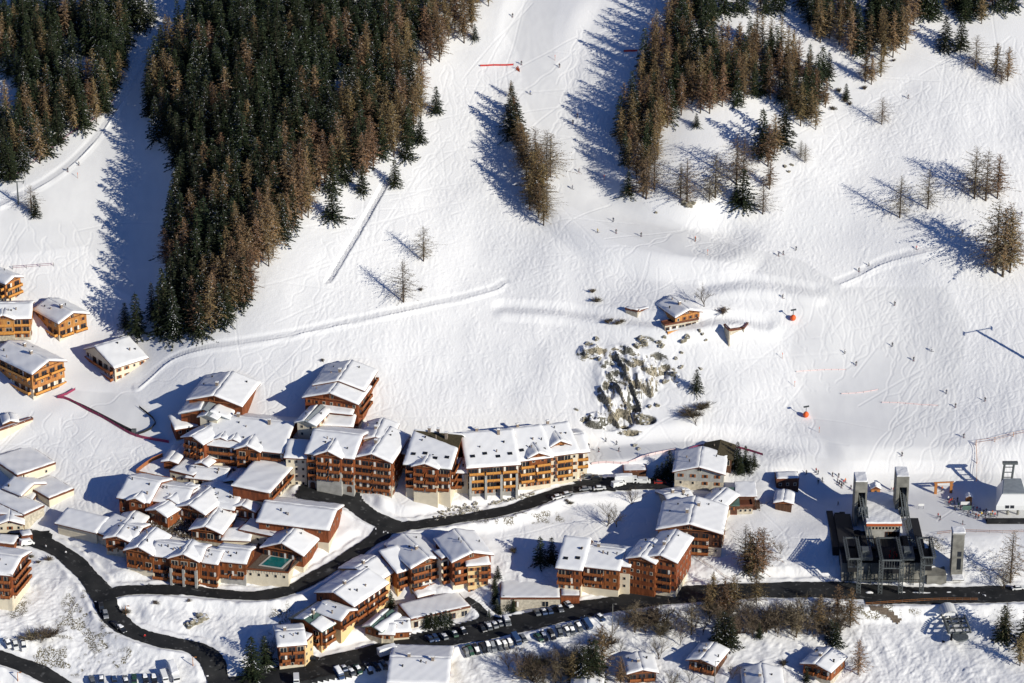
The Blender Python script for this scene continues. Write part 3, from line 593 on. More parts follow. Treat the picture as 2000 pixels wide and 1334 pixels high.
# thicket of leafless trees on both sides of the lower road
k = 0
TH = [(1205,1228,8),(1222,1222,8),(1238,1218,8),(1253,1222,7),(1280,1218,8),(1300,1219,9),(1322,1215,9),(1332,1235,6),(1345,1216,9),(1360,1225,8),(1372,1240,8),(1362,1195,8),(1385,1214,9),(1405,1232,9),(1425,1228,9),(1445,1222,9),(1462,1215,9),(1480,1232,9),(1493,1236,10),(1505,1225,8),(1512,1215,9),(1530,1228,10),(1548,1236,10),(1560,1228,9),(1575,1240,9),(1590,1245,9),(1602,1228,9),(1618,1236,9),(1640,1240,9),(1545,1205,9),(1565,1198,9),(1585,1204,9),(1605,1200,9),(1622,1205,9),(1650,1212,9),
 (1020,1322,9),(1040,1330,9),(1060,1338,10),(1080,1325,10),(1095,1338,10),(1112,1325,9),(1128,1334,10),(1072,1300,8),(1098,1300,8),(1120,1298,9),(1140,1308,9),(1050,1305,7),(1210,1275,7),(1328,1260,8),(1313,1345,8),(1345,1335,7),(1430,1325,6),(1228,1338,6),(1255,1105,6),(1275,1120,6),(1325,1110,4),(1412,1050,5),(1030,1300,8),(1010,1290,7),(1060,1318,9),(1088,1310,9),(1105,1316,9),(1125,1318,9),(1145,1325,9),(1135,1295,8),(1155,1290,8),(1185,1262,7),(1195,1250,7),(1262,1238,7),(1290,1240,7),(1318,1240,7),(1400,1212,9),(1440,1238,8),(1470,1245,8),(1520,1245,9),(1535,1215,9),(1575,1222,9),(1592,1218,9),(1612,1215,9),(1630,1222,9),(1500,1205,9),(1460,1200,9),(1420,1210,9),(1552,1250,7)]
for u, v, h in TH: tree('d' if rng.random() < .8 else 'u', u, v, h, '%s brushy leafless tree in the thicket %s' % ('tall' if h > 8.5 else 'low', 'at the bottom border below the car row' if u < 1165 else 'beside the lower road' if v < 1222 else 'just above the small chalets' if v < 1256 else 'round the small chalets'), 'leafless trees along the lower road')
for u, v in [(1165,590),(1158,572),(1188,632),(1195,628),(1205,634),(1214,630),(822,568),(1640,180),(1650,200),(1660,205),(1628,215),(1690,175),(1745,120),(630,706),(245,1200),(370,1175),(305,1180),(800,1070),(770,1060),(1005,1080),(95,1095),(60,1090),(75,1100),(1115,985),(1108,980),(1310,1100),(1320,1115),(1530,1300),(1500,1325)]:
    tree('u', u, v, rng.uniform(1.3, 2.6), 'low leafless bush poking out of the snow', 'leafless bushes dotted over the snow')
# ================================================================ buildings
M_WOOD = mat('larch boarding', (.26, .076, .023), .75, .5, 1.3, .3, rnd=.10, stretch=(1, 1, .15))
M_WOODO = mat('honey boarding', (.52, .23, .065), .7, .35, 1.3, .3, rnd=.08, stretch=(1, 1, .2))
M_WOODD = mat('dark old boarding', (.11, .050, .028), .8, .45, 1.3, .3, rnd=.1, stretch=(1, 1, .15))
M_RAIL = mat('balcony boarding', (.37, .12, .035), .7, .4, 2.5, .3, stretch=(6, 6, .3))
M_RAILO = mat('orange balcony boarding', (.72, .33, .075), .65, .3, 2.5, .3, stretch=(6, 6, .3))
M_CREAM = mat('cream render', (.68, .60, .45), .85, .12, .5, .15)
M_STONE = mat('pale stone facing', (.56, .50, .39), .85, .35, 1.1, .5)
M_GREY = mat('grey concrete', (.38, .37, .34), .85, .25, .7, .3)
M_YEL = mat('yellow render', (.74, .53, .26), .85, .12, .5, .15)
M_FASC = mat('brown fascia board', (.16, .055, .028), .7, .3, 2)
M_DARK = mat('dark opening', (.015, .014, .014), .6)
M_GLASS = mat('window glass', (.018, .022, .028), .12, 0, 1, spec=.6)
M_FRAME = mat('pale window frame', (.58, .50, .38), .6); M_BRF = mat('brown window frame', (.17, .065, .03), .6)
M_SHUT = mat('wooden shutter', (.30, .11, .04), .7)
M_BLIND = mat('white blind', (.74, .70, .62), .7)
M_METAL = mat('grey metal roof', (.30, .33, .34), .5, .2, .6, .1, spec=.5)
M_GREEN = mat('green metal sheet', (.10, .17, .14), .5, .2, .6)
M_OLD = mat('old larch shingles', (.085, .068, .035), .9, .4, 2, .4)
M_CHIM = mat('chimney stone', (.30, .24, .19), .9, .4, 3)
WL = {'wood': M_WOOD, 'honey': M_WOODO, 'dark': M_WOODD, 'cream': M_CREAM, 'stone': M_STONE, 'grey': M_GREY, 'yellow': M_YEL}
RB = random.Random(11)
def win_mesh(w, h, kind):
    mb = MB(); mb.box(-w/2, w/2, -.06, .10, 0, h, 0); 
    mb.box(-w/2+.12, w/2-.12, -.075, -.05, .12, h-.12, 1)
    if w > 1.3: mb.box(-.05, .05, -.10, -.06, .1, h-.1, 0)
    if kind == 1: mb.box(-w/2-.5, -w/2-.03, -.12, -.02, 0, h, 2); mb.box(w/2+.03, w/2+.5, -.12, -.02, 0, h, 2)
    if kind == 2: mb.box(w/2-.75, w/2-.05, -.13, -.08, .05, h-.05, 3)
    if kind == 3: mb.box(-w/2+.05, w/2-.05, -.13, -.08, h*.55, h-.05, 3)
    return mb.mesh('window', [M_BRF if kind in (1, 2, 4) else M_FRAME, M_GLASS, M_SHUT, M_BLIND])
WINS = {'s': [win_mesh(1.0, 1.2, k) for k in (0, 1, 1)], 'b': [win_mesh(2.3, 2.1, k) for k in (4, 4, 2, 4, 0, 2)], 'a': [win_mesh(1.5, 1.4, 0)], 'k': [win_mesh(1.0, 1.15, 0)]}
_bal = {}
def balcony_mesh(w, m):
    w = round(w*2)/2; key = (w, m.name)
    if key in _bal: return _bal[key]
    mb = MB(); d = 1.25; mb.box(-w/2, w/2, -d, 0, -.18, 0, 1)
    for z in (.16, .42, .68): mb.box(-w/2, w/2, -d-.06, -d+.01, z, z+.21, 0)
    mb.box(-w/2-.03, w/2+.03, -d-.10, -d+.04, .90, 1.02, 0)
    for s in (-1, 1): mb.box(s*w/2-.05, s*w/2+.05, -d, 0, .1, .98, 0)
    n = max(2, int(w/2.7))
    for k in range(n+1): x = -w/2+.05+(w-.1)*k/n; mb.box(x-.07, x+.07, -d-.12, -d+.06, -.2, 1.05, 0)
    _bal[key] = mb.mesh('balcony', [m, M_FASC]); return _bal[key]
def snow_slab(mb, c, t=.45, skew=0):
    """c: four deck corners (front-left, front-right, back-right, back-left)"""
    c = [Vector(p) for p in c]; lu = (c[1]-c[0]).length; lv = (c[3]-c[0]).length
    nu = max(3, int(lu/1.1)+2); nv = max(3, int(lv/1.1)+2)
    def ts(n, L): 
        e = min(.22, L*.2)/L; return [0, e]+[e+(1-2*e)*k/(n-2) for k in range(1, n-2)]+[1-e, 1]
    U_, V_ = ts(nu, lu), ts(nv, lv); vs = []; ph = RB.uniform(0, 50)
    for j, b in enumerate(V_):
        for i, a in enumerate(U_):
            p = c[0]*(1-a)*(1-b)+c[1]*a*(1-b)+c[2]*a*b+c[3]*(1-a)*b
            edge = i in (0, len(U_)-1) or j in (0, len(V_)-1); hh = t*(.5 if edge else 1)
            hh += .08*math.sin(i*1.7+ph)*math.cos(j*1.3+ph*.7)+.05*math.sin(i*.6+j*.9+ph)+(RB.uniform(-.03, .02))
            if edge: p = p+Vector((RB.uniform(-.14, .14), RB.uniform(-.14, .10), 0))
            vs.append(p+Vector((0, 0, hh)))
    n = len(U_); m = len(V_); fs = [(j*n+i, j*n+i+1, (j+1)*n+i+1, (j+1)*n+i) for j in range(m-1) for i in range(n-1)]
    loop = [i for i in range(n)]+[j*n+n-1 for j in range(1, m)]+[(m-1)*n+i for i in range(n-2, -1, -1)]+[j*n for j in range(m-2, 0, -1)]
    base = len(vs); fr = []
    for k in loop:
        i, j = k % n, k//n; a, b = U_[i], V_[j]; fr.append(c[0]*(1-a)*(1-b)+c[1]*a*(1-b)+c[2]*a*b+c[3]*(1-a)*b)
    vs += fr; L = len(loop); fs += [(loop[(k+1) % L], loop[k], base+k, base+(k+1) % L) for k in range(L)]
    mb.add(vs, fs, 0)
def deck(mb, c, th=.22, m=0):
    c = [Vector(p) for p in c]; d = Vector((0, 0, -th)); vs = c+[p+d for p in c]
    mb.add(vs, [(0,1,2,3), (7,6,5,4), (0,4,5,1), (1,5,6,2), (2,6,7,3), (3,7,4,0)], m)
def building(name, label, cat, wings, group=None):
    root = None; WI = []
    for w in wings:
        w = dict(w); A, B = w.pop('A'), w.pop('B'); Hh = w.pop('H'); dep = w.pop('D')
        if A is None:      # a gable or dormer standing on the front of an earlier wing: B = (wing, from, to, step forward, eave offset)
            k, a, b, pr, dz = B; M0, W0, zb0, an0, H0_ = WI[k]; M = M0 @ Matrix.Translation(Vector((W0*a, -pr, dz)))
            wing(root, M, W0*(b-a), dep, Hh, max(zb0-dz, -Hh-8) if Hh > 5 else -Hh, an0, **w); continue
        pa = P(A[0], A[1], Hh); pb = Pz(B[0], B[1], pa[2]); ze = pa[2]
        ang = math.atan2(pb[1]-pa[1], pb[0]-pa[0]); Wd = math.hypot(pb[0]-pa[0], pb[1]-pa[1])
        if root is None: root = thing(name, label, cat, (pa[0], pa[1], ze-Hh), 0, group)
        M = Matrix.Translation(Vector((pa[0], pa[1], ze))-root.location) @ Matrix.Rotation(ang, 4, 'Z')
        cs = [Vector(root.location)+M @ Vector(q) for q in ((0, 0, 0), (Wd, 0, 0), (Wd, dep, 0), (0, dep, 0))]
        zb = min(float(hsamp(q.x, q.y)) for q in cs)-1.2-ze
        wing(root, M, Wd, dep, Hh, zb, ang, **w); WI.append((M, Wd, zb, ang, Hh))
    return root
def wing(root, M, W_, D, Hh, zb, ang, roof='S', lo='stone', up='wood', wood=None, rows=None, balc=(), brail=None, sides='R', tan=.36, rf=.5, over=1.0, snow=.6, chim=0, win=True, sky=0, cols=None, pill=0, bw=1.0, bare=None, bx=.5, wk=None, arch=0):
    """local frame: x along the front wall, y into the building, z = 0 at the eave"""
    j = RB.uniform(-.02, .02); x0, x1, y0, y1 = 0+j, W_+j*.5, j, D+j; T = lambda p: M @ Vector(p)
    zs = -Hh*(1-.38) if wood is None else -Hh+wood      # split height
    mlo, mup = WL[lo], WL[up]; zt = 0
    def plate(name, mb, mm, par=root): 
        mb.v = [tuple(T(p)) for p in mb.v]; return mb.build(name, mm, par)
    if zs > zb+.3 and (wood is None or wood > 0):
        mb = MB(); mb.box(x0, x1, y0, y1, zb, min(zs, 0)+.0, 0)
        if arch:
            for k in range(arch):
                cx = W_*(k+.5)/arch; pts = [(cx-.9, y0-.03, -Hh+.1), (cx+.9, y0-.03, -Hh+.1)]+[(cx+.9*math.cos(a), y0-.03, -Hh+1.6+.9*math.sin(a)) for a in [R(q) for q in range(0, 181, 20)]]
                mb.add(pts, [tuple(range(len(pts)))], 1)
        plate('wall', mb, [mlo, M_WOODD])
    e = .07 if zs < -.2 and zs > zb+.3 and (wood is None or wood > 0) else 0
    if (roof in 'FSM') or zs < -.1:
        mb = MB(); z_ = zs if zs > zb+.3 and (wood is None or wood > 0) else zb
        X0, X1, Y0, Y1 = x0-e, x1+e, y0-e, y1+e
        if z_ < -.15: mb.box(X0, X1, Y0, Y1, z_, -.02, 0)
        if roof == 'F': mb.prism([(X0, Y0, -.02), (X1, Y0, -.02), ((X0+X1)/2, Y0, (X1-X0)/2*tan)], None, (0, Y1-Y0, 0), 0)
        if roof == 'S':
            yr = Y0+(Y1-Y0)*rf; zr = (yr-Y0)*tan; mb.prism([(X0, Y0, -.02), (X0, yr, zr), (X0, Y1, -.02)], None, (X1-X0, 0, 0), 0)
        if roof == 'M': mb.prism([(X0, Y0, -.02), (X0, Y1, (Y1-Y0)*tan), (X0, Y1, -.02)], None, (X1-X0, 0, 0), 0)
        plate('wall' if up in ('cream', 'stone', 'grey', 'yellow') else 'timber_cladding', mb, mup)
    # roof planes
    o = over; os_ = min(over, .8); planes = []; up_ = Vector((0, 0, .24))
    if roof == 'F':
        zr = W_/2*tan; yf, yb = -o*1.2, D+.5; lz = -os_*tan
        planes = [[(-os_, yf, lz), (W_/2, yf, zr), (W_/2, yb, zr), (-os_, yb, lz)], [(W_/2, yf, zr), (W_+os_, yf, lz), (W_+os_, yb, lz), (W_/2, yb, zr)]]
    elif roof == 'S':
        yr = D*rf; zr = yr*tan; tb = zr/(D-yr) if rf < 1 else 0; fz = -o*tan; bz = -.5*tb
        planes = [[(-os_, -o, fz), (W_+os_, -o, fz), (W_+os_, yr, zr), (-os_, yr, zr)], [(-os_, yr, zr), (W_+os_, yr, zr), (W_+os_, D+.5, bz), (-os_, D+.5, bz)]]
    elif roof == 'M':
        planes = [[(-os_, -o, -o*tan), (W_+os_, -o, -o*tan), (W_+os_, D+.4, (D+.4)*tan), (-os_, D+.4, (D+.4)*tan)]]
    else: planes = [[(-.15, -.15, .0), (W_+.15, -.15, 0), (W_+.15, D+.15, 0), (-.15, D+.15, 0)]]
    planes = [[Vector(q)+up_ for q in p] for p in planes]
    mb = MB()
    for p in planes: deck(mb, p, .30 if roof != '0' else .35)
    if roof == '0':
        for (a, b, c, d) in ((-.18, W_+.18, -.18, .05), (-.18, W_+.18, D-.05, D+.18), (-.18, .05, .06, D-.06), (W_-.05, W_+.18, .06, D-.06)): mb.box(a, b, c, d, .241, .62, 0)
    rf_o = plate('roof', mb, {'metal': M_METAL, 'green': M_GREEN, 'old': M_OLD}.get(bare, M_FASC))
    if snow > 0:
        mb = MB()
        for k, p in enumerate(planes):
            if bare and k == 0 and roof == 'F' and False: continue
            c = [Vector(q) for q in p]; cc = sum(c, Vector())/4; sh = .05 if roof != '0' else .10
            if bare: # partly slid: leave metal showing at the upper part
                if roof == 'F' and k == 1: c[0] = c[0].lerp(c[1], .25); c[3] = c[3].lerp(c[2], .45)
                elif bare == 'old': c[2] = c[2].lerp(c[1], .40); c[3] = c[3].lerp(c[0], .04)
                elif roof == 'F': c[1] = c[1].lerp(c[0], .1); c[2] = c[2].lerp(c[3], .3)
                else: c[2] = c[2].lerp(c[1], .15); c[3] = c[3].lerp(c[0], .35)
            c = [q+(cc-q).normalized()*sh for q in c]; snow_slab(mb, [q+Vector((0, 0, .004)) for q in c], snow)
        so = plate('snow_cover', mb, M_RS, rf_o); so.data.polygons.foreach_set('use_smooth', [True]*len(so.data.polygons))
    # skylights
    if sky and roof in 'SM':
        p = planes[0]
        for k in range(sky):
            a = (k+.7)/(sky+.4); b = .30+.06*math.sin(k*2.1)
            q = Vector(p[0]).lerp(Vector(p[1]), a).lerp(Vector(p[3]).lerp(Vector(p[2]), a), b); mb = MB()
            nrm = Vector((0, -tan, 1)).normalized(); t1 = Vector((1, 0, 0)); t2 = nrm.cross(t1)
            for (s, hh, mi) in ((.75, snow+.14, 0), (.55, snow+.17, 1)):
                vs = [q+t1*(a_*s)+t2*(b_*s*.8)+nrm*z for z in (0, hh) for a_, b_ in ((-1, -1), (1, -1), (1, 1), (-1, 1))]
                mb.add(vs, [(4,5,6,7), (0,1,5,4), (1,2,6,5), (2,3,7,6), (3,0,4,7)], mi)
            plate('skylight', mb, [M_DARK, M_GLASS], rf_o)
    for k in range(chim):
        mb = MB(); fx = [.3, .72, .5][k % 3]; cx = W_*fx; cy = D*.5 if roof != 'S' else D*rf*(.85 if k % 2 else 1.0); zz = (W_/2*tan if roof == 'F' else D*rf*tan)+1.7
        if roof == 'F': cx = W_*(.5+(.08 if k % 2 else -.08)); cy = D*(.35+.3*k); zz = W_/2*tan+1.5
        mb.box(cx-.45, cx+.45, cy-.4, cy+.4, 0, zz, 0); mb.box(cx-.6, cx+.6, cy-.55, cy+.55, zz, zz+.14, 0); mb.box(cx-.5, cx+.5, cy-.45, cy+.45, zz+.14, zz+.42, 1)
        plate('chimney', mb, [M_CHIM, M_RS], rf_o)
    if roof in 'SF' and D > 7 and W_ > 5:
        for k in range(3):
            a, b = RB.uniform(.15, .85), RB.uniform(.3, .85); pl = planes[k % 2 if roof == 'F' else 0]; q = pl[0].lerp(pl[1], a).lerp(pl[3].lerp(pl[2], a), b); mb = MB(); r_ = RB.uniform(.13, .26); h_ = snow+RB.uniform(.25, .8); mb.bar(q, q+Vector((0, 0, h_)), r_, 0, 6); mb.bar(q+Vector((0, 0, h_)), q+Vector((0, 0, h_+.12)), r_*1.5, 0, 6); plate('roof_vent', mb, M_DARK if k else M_CHIM, rf_o)
    # windows and balconies
    sh = 2.75; nr = rows if rows is not None else max(1, int((Hh+.2)/sh)); rail = {'o': M_RAILO, None: M_RAIL}[brail]
    base_q = M.to_quaternion()
    def put(nm, me, p, a, par=root):
        ob = link(nm, me, par); ob.matrix_local = M @ Matrix.Translation(Vector(p)) @ Matrix.Rotation(a, 4, 'Z'); return ob
    if win:
        for r in range(nr):
            zf = -.25-sh*(r+1)+(.0 if roof != 'F' else .0)
            hasb = r in balc; n = cols or max(1, int(W_/(2.9 if hasb else 2.6)))
            for c in range(n):
                x = W_*(c+.5)/n
                wide = hasb or wk == 'b'; yy = y0-(e if zf > zs-.5 else 0)-.02
                if W_ < 2: continue
                if hasb and abs(x-W_*bx) > W_*bw/2: wide = False
                put('window', RB.choice(WINS['b' if wide else 's' if wk != 'k' else 'k']), (x, yy, zf+(.12 if wide else .8)), 0)
            if hasb:
                if bw < 1 or W_ < 8: put('balcony', balcony_mesh(W_*bw, rail), (W_*bx, y0-e-.01, zf+.02), 0)
                else:
                    ns = 2 if W_ < 15 else 3; g = RB.uniform(.5, 1.4); sw = W_/ns
                    for q_ in range(ns): put('balcony', balcony_mesh(sw-g, rail), (sw*(q_+.5), y0-e-.01, zf+.02), 0)
        for s in sides:
            n = max(1, int(D/3.4))
            for r in range(nr):
                zf = -.25-sh*(r+1)
                hb = (s.islower()) and r in (balc or (0, 1))
                for c in range(n):
                    y = D*(c+.5)/n; xx = (W_+e+.02+j*.5) if s in 'Rr' else (-e-.02+j); put('window', RB.choice(WINS['b' if hb else 's']), (xx, y, zf+(.12 if hb else .8)), math.pi/2 if s in 'Rr' else -math.pi/2)
                if hb: put('balcony', balcony_mesh(D*.9, rail), ((W_+e+j) if s in 'Rr' else (-e+j), D/2, zf+.02), math.pi/2 if s in 'Rr' else -math.pi/2)
        if roof == 'F' and W_ > 6.5:
            put('window', WINS['a'][0], (W_/2, y0-e-.02, W_/2*tan-2.35 if W_/2*tan > 2.5 else .1), 0)
    if roof == 'F' and W_ > 4 and up in ('wood', 'honey', 'dark'):
        mb = MB(); yy = -over*.9; zr = W_/2*tan; mb.bar((W_*.14, yy, W_*.14*tan-.1), (W_*.86, yy, W_*.14*tan-.1), .12, 0); mb.bar((W_/2, yy, W_*.1*tan), (W_/2, yy, zr-.1), .11, 0)
        plate('gable_truss', mb, M_SHUT)
    for k in range(pill):
        mb = MB(); x = W_*(k+.12)/(pill-.76) if pill > 1 else W_/2; mb.box(x-.4, x+.4, -1.5, -.6, zb, -1.2-sh*.7, 0); plate('pillar', mb, M_GREY)
def Gb(k, a, b, pr, dz, H, D, roof='F', **q): q.setdefault('sides', ''); q.setdefault('over', .8); return dict(A=None, B=(k, a, b, pr, dz), H=H, D=D, roof=roof, **q)
def Wg(A, B, H, D, roof='S', **k): return dict(A=A, B=B, H=H, D=D, roof=roof, **k)
B_ = building
# ---- left edge chalets
B_('chalet', 'orange timber chalet cut by the left border above its neighbours', 'chalet', [Wg((10,553),(39,541),8.5,17,'F',balc=(0,1),lo='cream',up='honey',sides='Rl',brail='o')])
B_('apartment_building', 'two joined orange timber chalets with balconies behind the pale chalet', 'building', [
  Wg((-40,622),(58,620),8.3,13,'S',up='honey',balc=(0,1),chim=1,brail='o',wood=3), Gb(0,.28,.68,1.2,.2,8,7,up='honey',balc=(1,),wood=3.2,brail='o',tan=.42),
  Wg((114,630),(168,612),7.6,15,'F',up='honey',sides='l',balc=(1,),chim=1,wood=2.6,brail='o',lo='cream')])
B_('apartment_building', 'tall orange timber block with stone ground floors beside the snow carpet lift', 'building', [Wg((62,729),(124,705),10.5,22,'F',up='honey',sides='l',balc=(0,2),chim=2,wood=4,brail='o',lo='cream')])
B_('chalet', 'pale rendered chalet with one broad snowy roof standing alone', 'chalet', [Wg((224,717),(284,698),5.8,19,'S',lo='cream',up='cream',sides='l',balc=(),rf=.62,tan=.30,snow=.5)])
# ---- flat snow covered complex at the left edge
B_('terrace_building', 'round snow capped hut on the retaining wall at the left border', 'building', [Wg((8,826),(33,823),2.5,5,'F',lo='stone',up='honey',rows=1,sides='')])
B_('retaining_wall', 'long pale concrete wall running in from the left border', 'wall', [Wg((-20,848),(64,819),4.5,1.2,'0',lo='cream',up='cream',win=False,wood=4.5,snow=.25)])
B_('flat_roofed_building', 'flat snowy roof with orange edge above the small gabled annex', 'building', [Wg((34,931),(108,906),4,17,'0',lo='cream',up='cream',wood=4,rows=1,cols=2,wk='k',sides='')])
B_('annex', 'small cream gabled annex between flat snowy roofs', 'building', [Wg((40,966),(84,944),3.2,8,'F',lo='cream',up='cream',win=False)])
B_('flat_roofed_building', 'long flat snowy roof with an orange edge right of the gabled annex', 'building', [Wg((96,976),(144,957),3,14,'0',lo='cream',up='cream',wood=3,win=False)])
B_('flat_roofed_building', 'big low flat roof with a stone end wall above the dark forecourt', 'building', [Wg((47,1008),(86,990),5.5,24,'0',lo='stone',up='stone',wood=5.5,win=False), Wg((-40,1004),(46,1010),4.5,22,'0',lo='stone',up='stone',wood=4.5,win=False)])
B_('porch', 'small cream gabled porch at the forecourt by the left border', 'building', [Wg((-6,1024),(44,1022),3.5,7,'F',lo='cream',up='cream',rows=1)])
B_('covered_parking', 'long open sided shelter with a snowy roof beside the arched wall', 'shelter', [Wg((113,1021),(188,1039),4.2,7,'M',lo='cream',up='cream',tan=.22,win=False,wood=1.6)])
# ---- hotel village, rear row along the terrace
hv = 'red timber hotel wing with %s'
B_('hotel_wing', hv % 'a wide roof at the left end of the rear row', 'building', [Wg((233,970),(291,980),7,17,'S',wood=1,sides='',rows=2,snow=.55), Gb(0,.38,.86,1.0,.1,6.5,9,wood=1,rows=1,tan=.42)])
B_('hotel_wing', hv % 'a steep gable over the dark shrub garden', 'building', [Wg((291,996),(327,1008),5.5,16,'F',wood=1,rows=1,sides='R',wk='b'), Wg((316,975),(352,985),5,12,'F',wood=1,rows=1,sides='R')])
B_('hotel_wing', hv % 'the second steep gable over the shrub garden', 'building', [Wg((345,989),(401,1003),5.5,18,'F',wood=1,rows=2,sides='R',wk='b'), Wg((296,976),(362,984),5.5,13,'S',wood=1,win=False,tan=.3), Wg((398,976),(460,984),4.8,12,'S',wood=1,win=False,tan=.28)])
B_('hotel_wing', hv % 'a low eave and a shallow gable below the paved terrace', 'building', [Wg((402,985),(456,994),4.5,16,'S',wood=1,rows=1,sides='',wk='b'), Wg((452,990),(498,998),4.5,15,'F',wood=1,rows=1,sides='',wk='b')])
B_('hotel_wing', 'dark timber lounge wing with a steep gable beside the shrub garden', 'building', [Wg((374,1033),(433,1041),4.5,13,'F',wood=.6,rows=1,sides='R',wk='b')])
B_('hotel_wing', 'low cream wing with a flat snowed roof terrace left of the long roof', 'building', [Wg((466,1037),(541,1052),3.4,13,'0',lo='cream',up='cream',wood=3.4,rows=1,wk='k',snow=.35), Wg((437,1053),(486,1055),3,5,'M',lo='cream',up='cream',tan=.2,win=False)])
# ---- front row along the road
B_('hotel_wing', 'timber hotel wing with broad shaded roof at the left end of the front row', 'building', [Wg((207,1050),(252,1056),6.5,17,'F',lo='stone',wood=3.2,rows=2,sides='',balc=(0,),tan=.33), Wg((232,1046),(262,1052),6,10,'S',lo='stone',wood=3,win=False,tan=.28), Wg((188,1036),(212,1046),4.5,9,'M',lo='stone',wood=3,win=False,tan=.2)])
B_('hotel_wing', 'timber hotel wing with barrel sauna tubs under its gable', 'building', [Wg((247,1073),(298,1082),7.5,13,'F',lo='cream',wood=1.5,rows=2,balc=(1,),sides='R',tan=.42)])
B_('hotel_wing', 'front row wing with three floors of cream panels and timber balconies', 'building', [
  Wg((297,1083),(391,1094),8.3,10,'S',lo='cream',wood=1.5,rows=3,balc=(1,2),sides=''), Gb(0,.40,.98,1.2,.3,8.5,9,lo='cream',wood=1.5,rows=3,balc=(0,1,2),pill=3,tan=.42), Wg((389,1095),(424,1100),8.2,9,'S',lo='cream',wood=1.5,rows=3,balc=(1,2),sides='')])
B_('hotel_wing', 'front row block with a smooth boxy roof left of the pool', 'building', [Wg((421,1093),(479,1099),8.2,10,'S',lo='grey',wood=3.5,rows=2,cols=3,balc=(1,),sides='R',snow=.7,tan=.3)])
B_('spa_building', 'timber spa hall with an open gable facing the outdoor pool', 'building', [Wg((514,1068),(592,1083),5.2,15,'F',lo='cream',wood=.4,rows=1,sides='R',wk='b',tan=.42,snow=.6)])
B_('hotel_wing', 'long timber hall with a huge smooth snow roof behind the pool', 'building', [Wg((506,1016),(641,1032),7.0,16,'S',lo='cream',wood=1.5,rows=1,cols=4,sides='R',snow=.75,tan=.30,over=1.3)])
B_('restaurant_hall', 'hall with one big sloping snow roof and a glazed timber side above the plaza', 'building', [Wg((524,962),(573,908),7.5,13,'M',lo='stone',wood=3.5,rows=2,tan=.03,wk='b',sides='',snow=.6,balc=(0,))])
B_('pavilion', 'low cream pavilion with a plain snow roof above the paved terrace', 'pavilion', [Wg((367,931),(437,938),3,9,'S',lo='cream',up='cream',rows=1,wk='b',tan=.3,sides='')])
B_('pavilion', 'low pavilion with a small gabled entrance above the paved terrace', 'pavilion', [Wg((439,940),(474,946),3.2,11,'F',lo='cream',up='cream',rows=1,wk='b',sides='R')])
B_('pavilion', 'flat snowy roof edged in red brown at the back of the terrace', 'pavilion', [Wg((332,921),(378,932),3,12,'0',lo='cream',up='cream',wood=3,rows=1,wk='k',sides=''), Wg((387,904),(407,909),3,7,'F',wood=.4,rows=1,sides='R',win=False), Wg((412,905),(484,898),2.2,9,'0',lo='cream',up='cream',wood=2.2,win=False)])
B_('garden_chalet', 'small timber chalet left of the terrace below the blue shade', 'chalet', [Wg((320,900),(346,903),3.2,11,'F',wood=.4,rows=1,sides='',win=False,tan=.25)])
# ---- upper hotel blocks
B_('hotel_block', 'long red timber block with dormers and a wide snow roof', 'building', [
  Wg((398,866),(551,883),7.5,26,'S',lo='wood',wood=.5,rows=2,balc=(0,1),sides='R',chim=2,tan=.34,snow=.5,cols=14), Wg((360,853),(398,866),8.5,13,'F',lo='cream',wood=1,rows=3,balc=(0,1),sides='',snow=.45),
  Gb(0,.44,.73,1.8,.3,8,13,wood=.6,rows=2,balc=(0,1),tan=.42), Gb(0,.14,.27,-2.2,1.2,1.6,6,wood=.1,lo='cream',up='cream',rows=0,tan=.42), Gb(0,.30,.42,-2.2,1.2,1.6,6,wood=.1,lo='cream',up='cream',rows=0,tan=.42)])
B_('hotel_tower', 'square cream tower with a bare grey gable roof between two timber blocks', 'tower', [Wg((581,823),(616,829),12,12,'F',lo='cream',up='cream',wood=2,rows=2,wk='k',cols=2,bare='metal',sides='R',snow=.3), Wg((572,857),(612,862),3,7,'0',lo='wood',up='wood',wood=3,win=False)])
B_('chalet_block', 'stepped red timber chalets climbing the slope on the right of the hotel', 'building', [
  Wg((616,750),(711,760),7.5,15,'F',lo='cream',wood=1.5,rows=1,sides='r',chim=1,tan=.30,over=1.3), Wg((596,774),(699,787),9.5,13,'F',wood=.6,rows=2,sides='r',tan=.30,over=1.3,win=True), Wg((626,802),(686,808),8,12,'M',wood=.6,rows=1,sides='R',tan=.22,win=False), Wg((634,829),(687,832),7.5,12,'M',wood=.5,rows=1,sides='R',tan=.2,snow=.6,win=False)])
B_('chalet_block', 'stepped timber chalets with part bare grey roofs on the left of the hotel', 'building', [
  Wg((370,779),(472,791),8.5,18,'F',wood=1,rows=1,sides='r',chim=1,tan=.30,over=1.3,win=False), Wg((354,806),(446,816),8,12,'F',wood=.5,rows=1,sides='',bare='metal',tan=.32,win=False), Wg((391,812),(423,817),9.5,9,'F',lo='cream',up='cream',wood=2,rows=2,cols=1,wk='k',bare='metal',sides='',snow=.2), Wg((344,837),(388,830),5,7,'M',wood=.6,rows=1,sides='',tan=.2)])
B_('hotel_block', 'central timber hotel with cream corner and arched ground floor on the plaza', 'building', [
  Wg((559,892),(598,894),11,8,'M',lo='cream',up='cream',wood=4,rows=4,wk='k',cols=3,sides='',tan=.25), Wg((600,884),(690,894),13.5,20,'S',lo='grey',wood=6.3,rows=4,balc=(0,1,2),sides='R',cols=7,arch=5,tan=.33), Gb(1,.22,.76,1.6,.4,12,13,lo='grey',wood=6.3,rows=3,balc=(0,1,2),tan=.45)])
B_('hotel_block', 'timber hotel block with four balcony floors right of the dark plaza', 'building', [Wg((692,893),(764,902),13.5,20,'F',lo='stone',wood=4,rows=5,balc=(0,1,2,3),sides='R',chim=1,cols=5)])
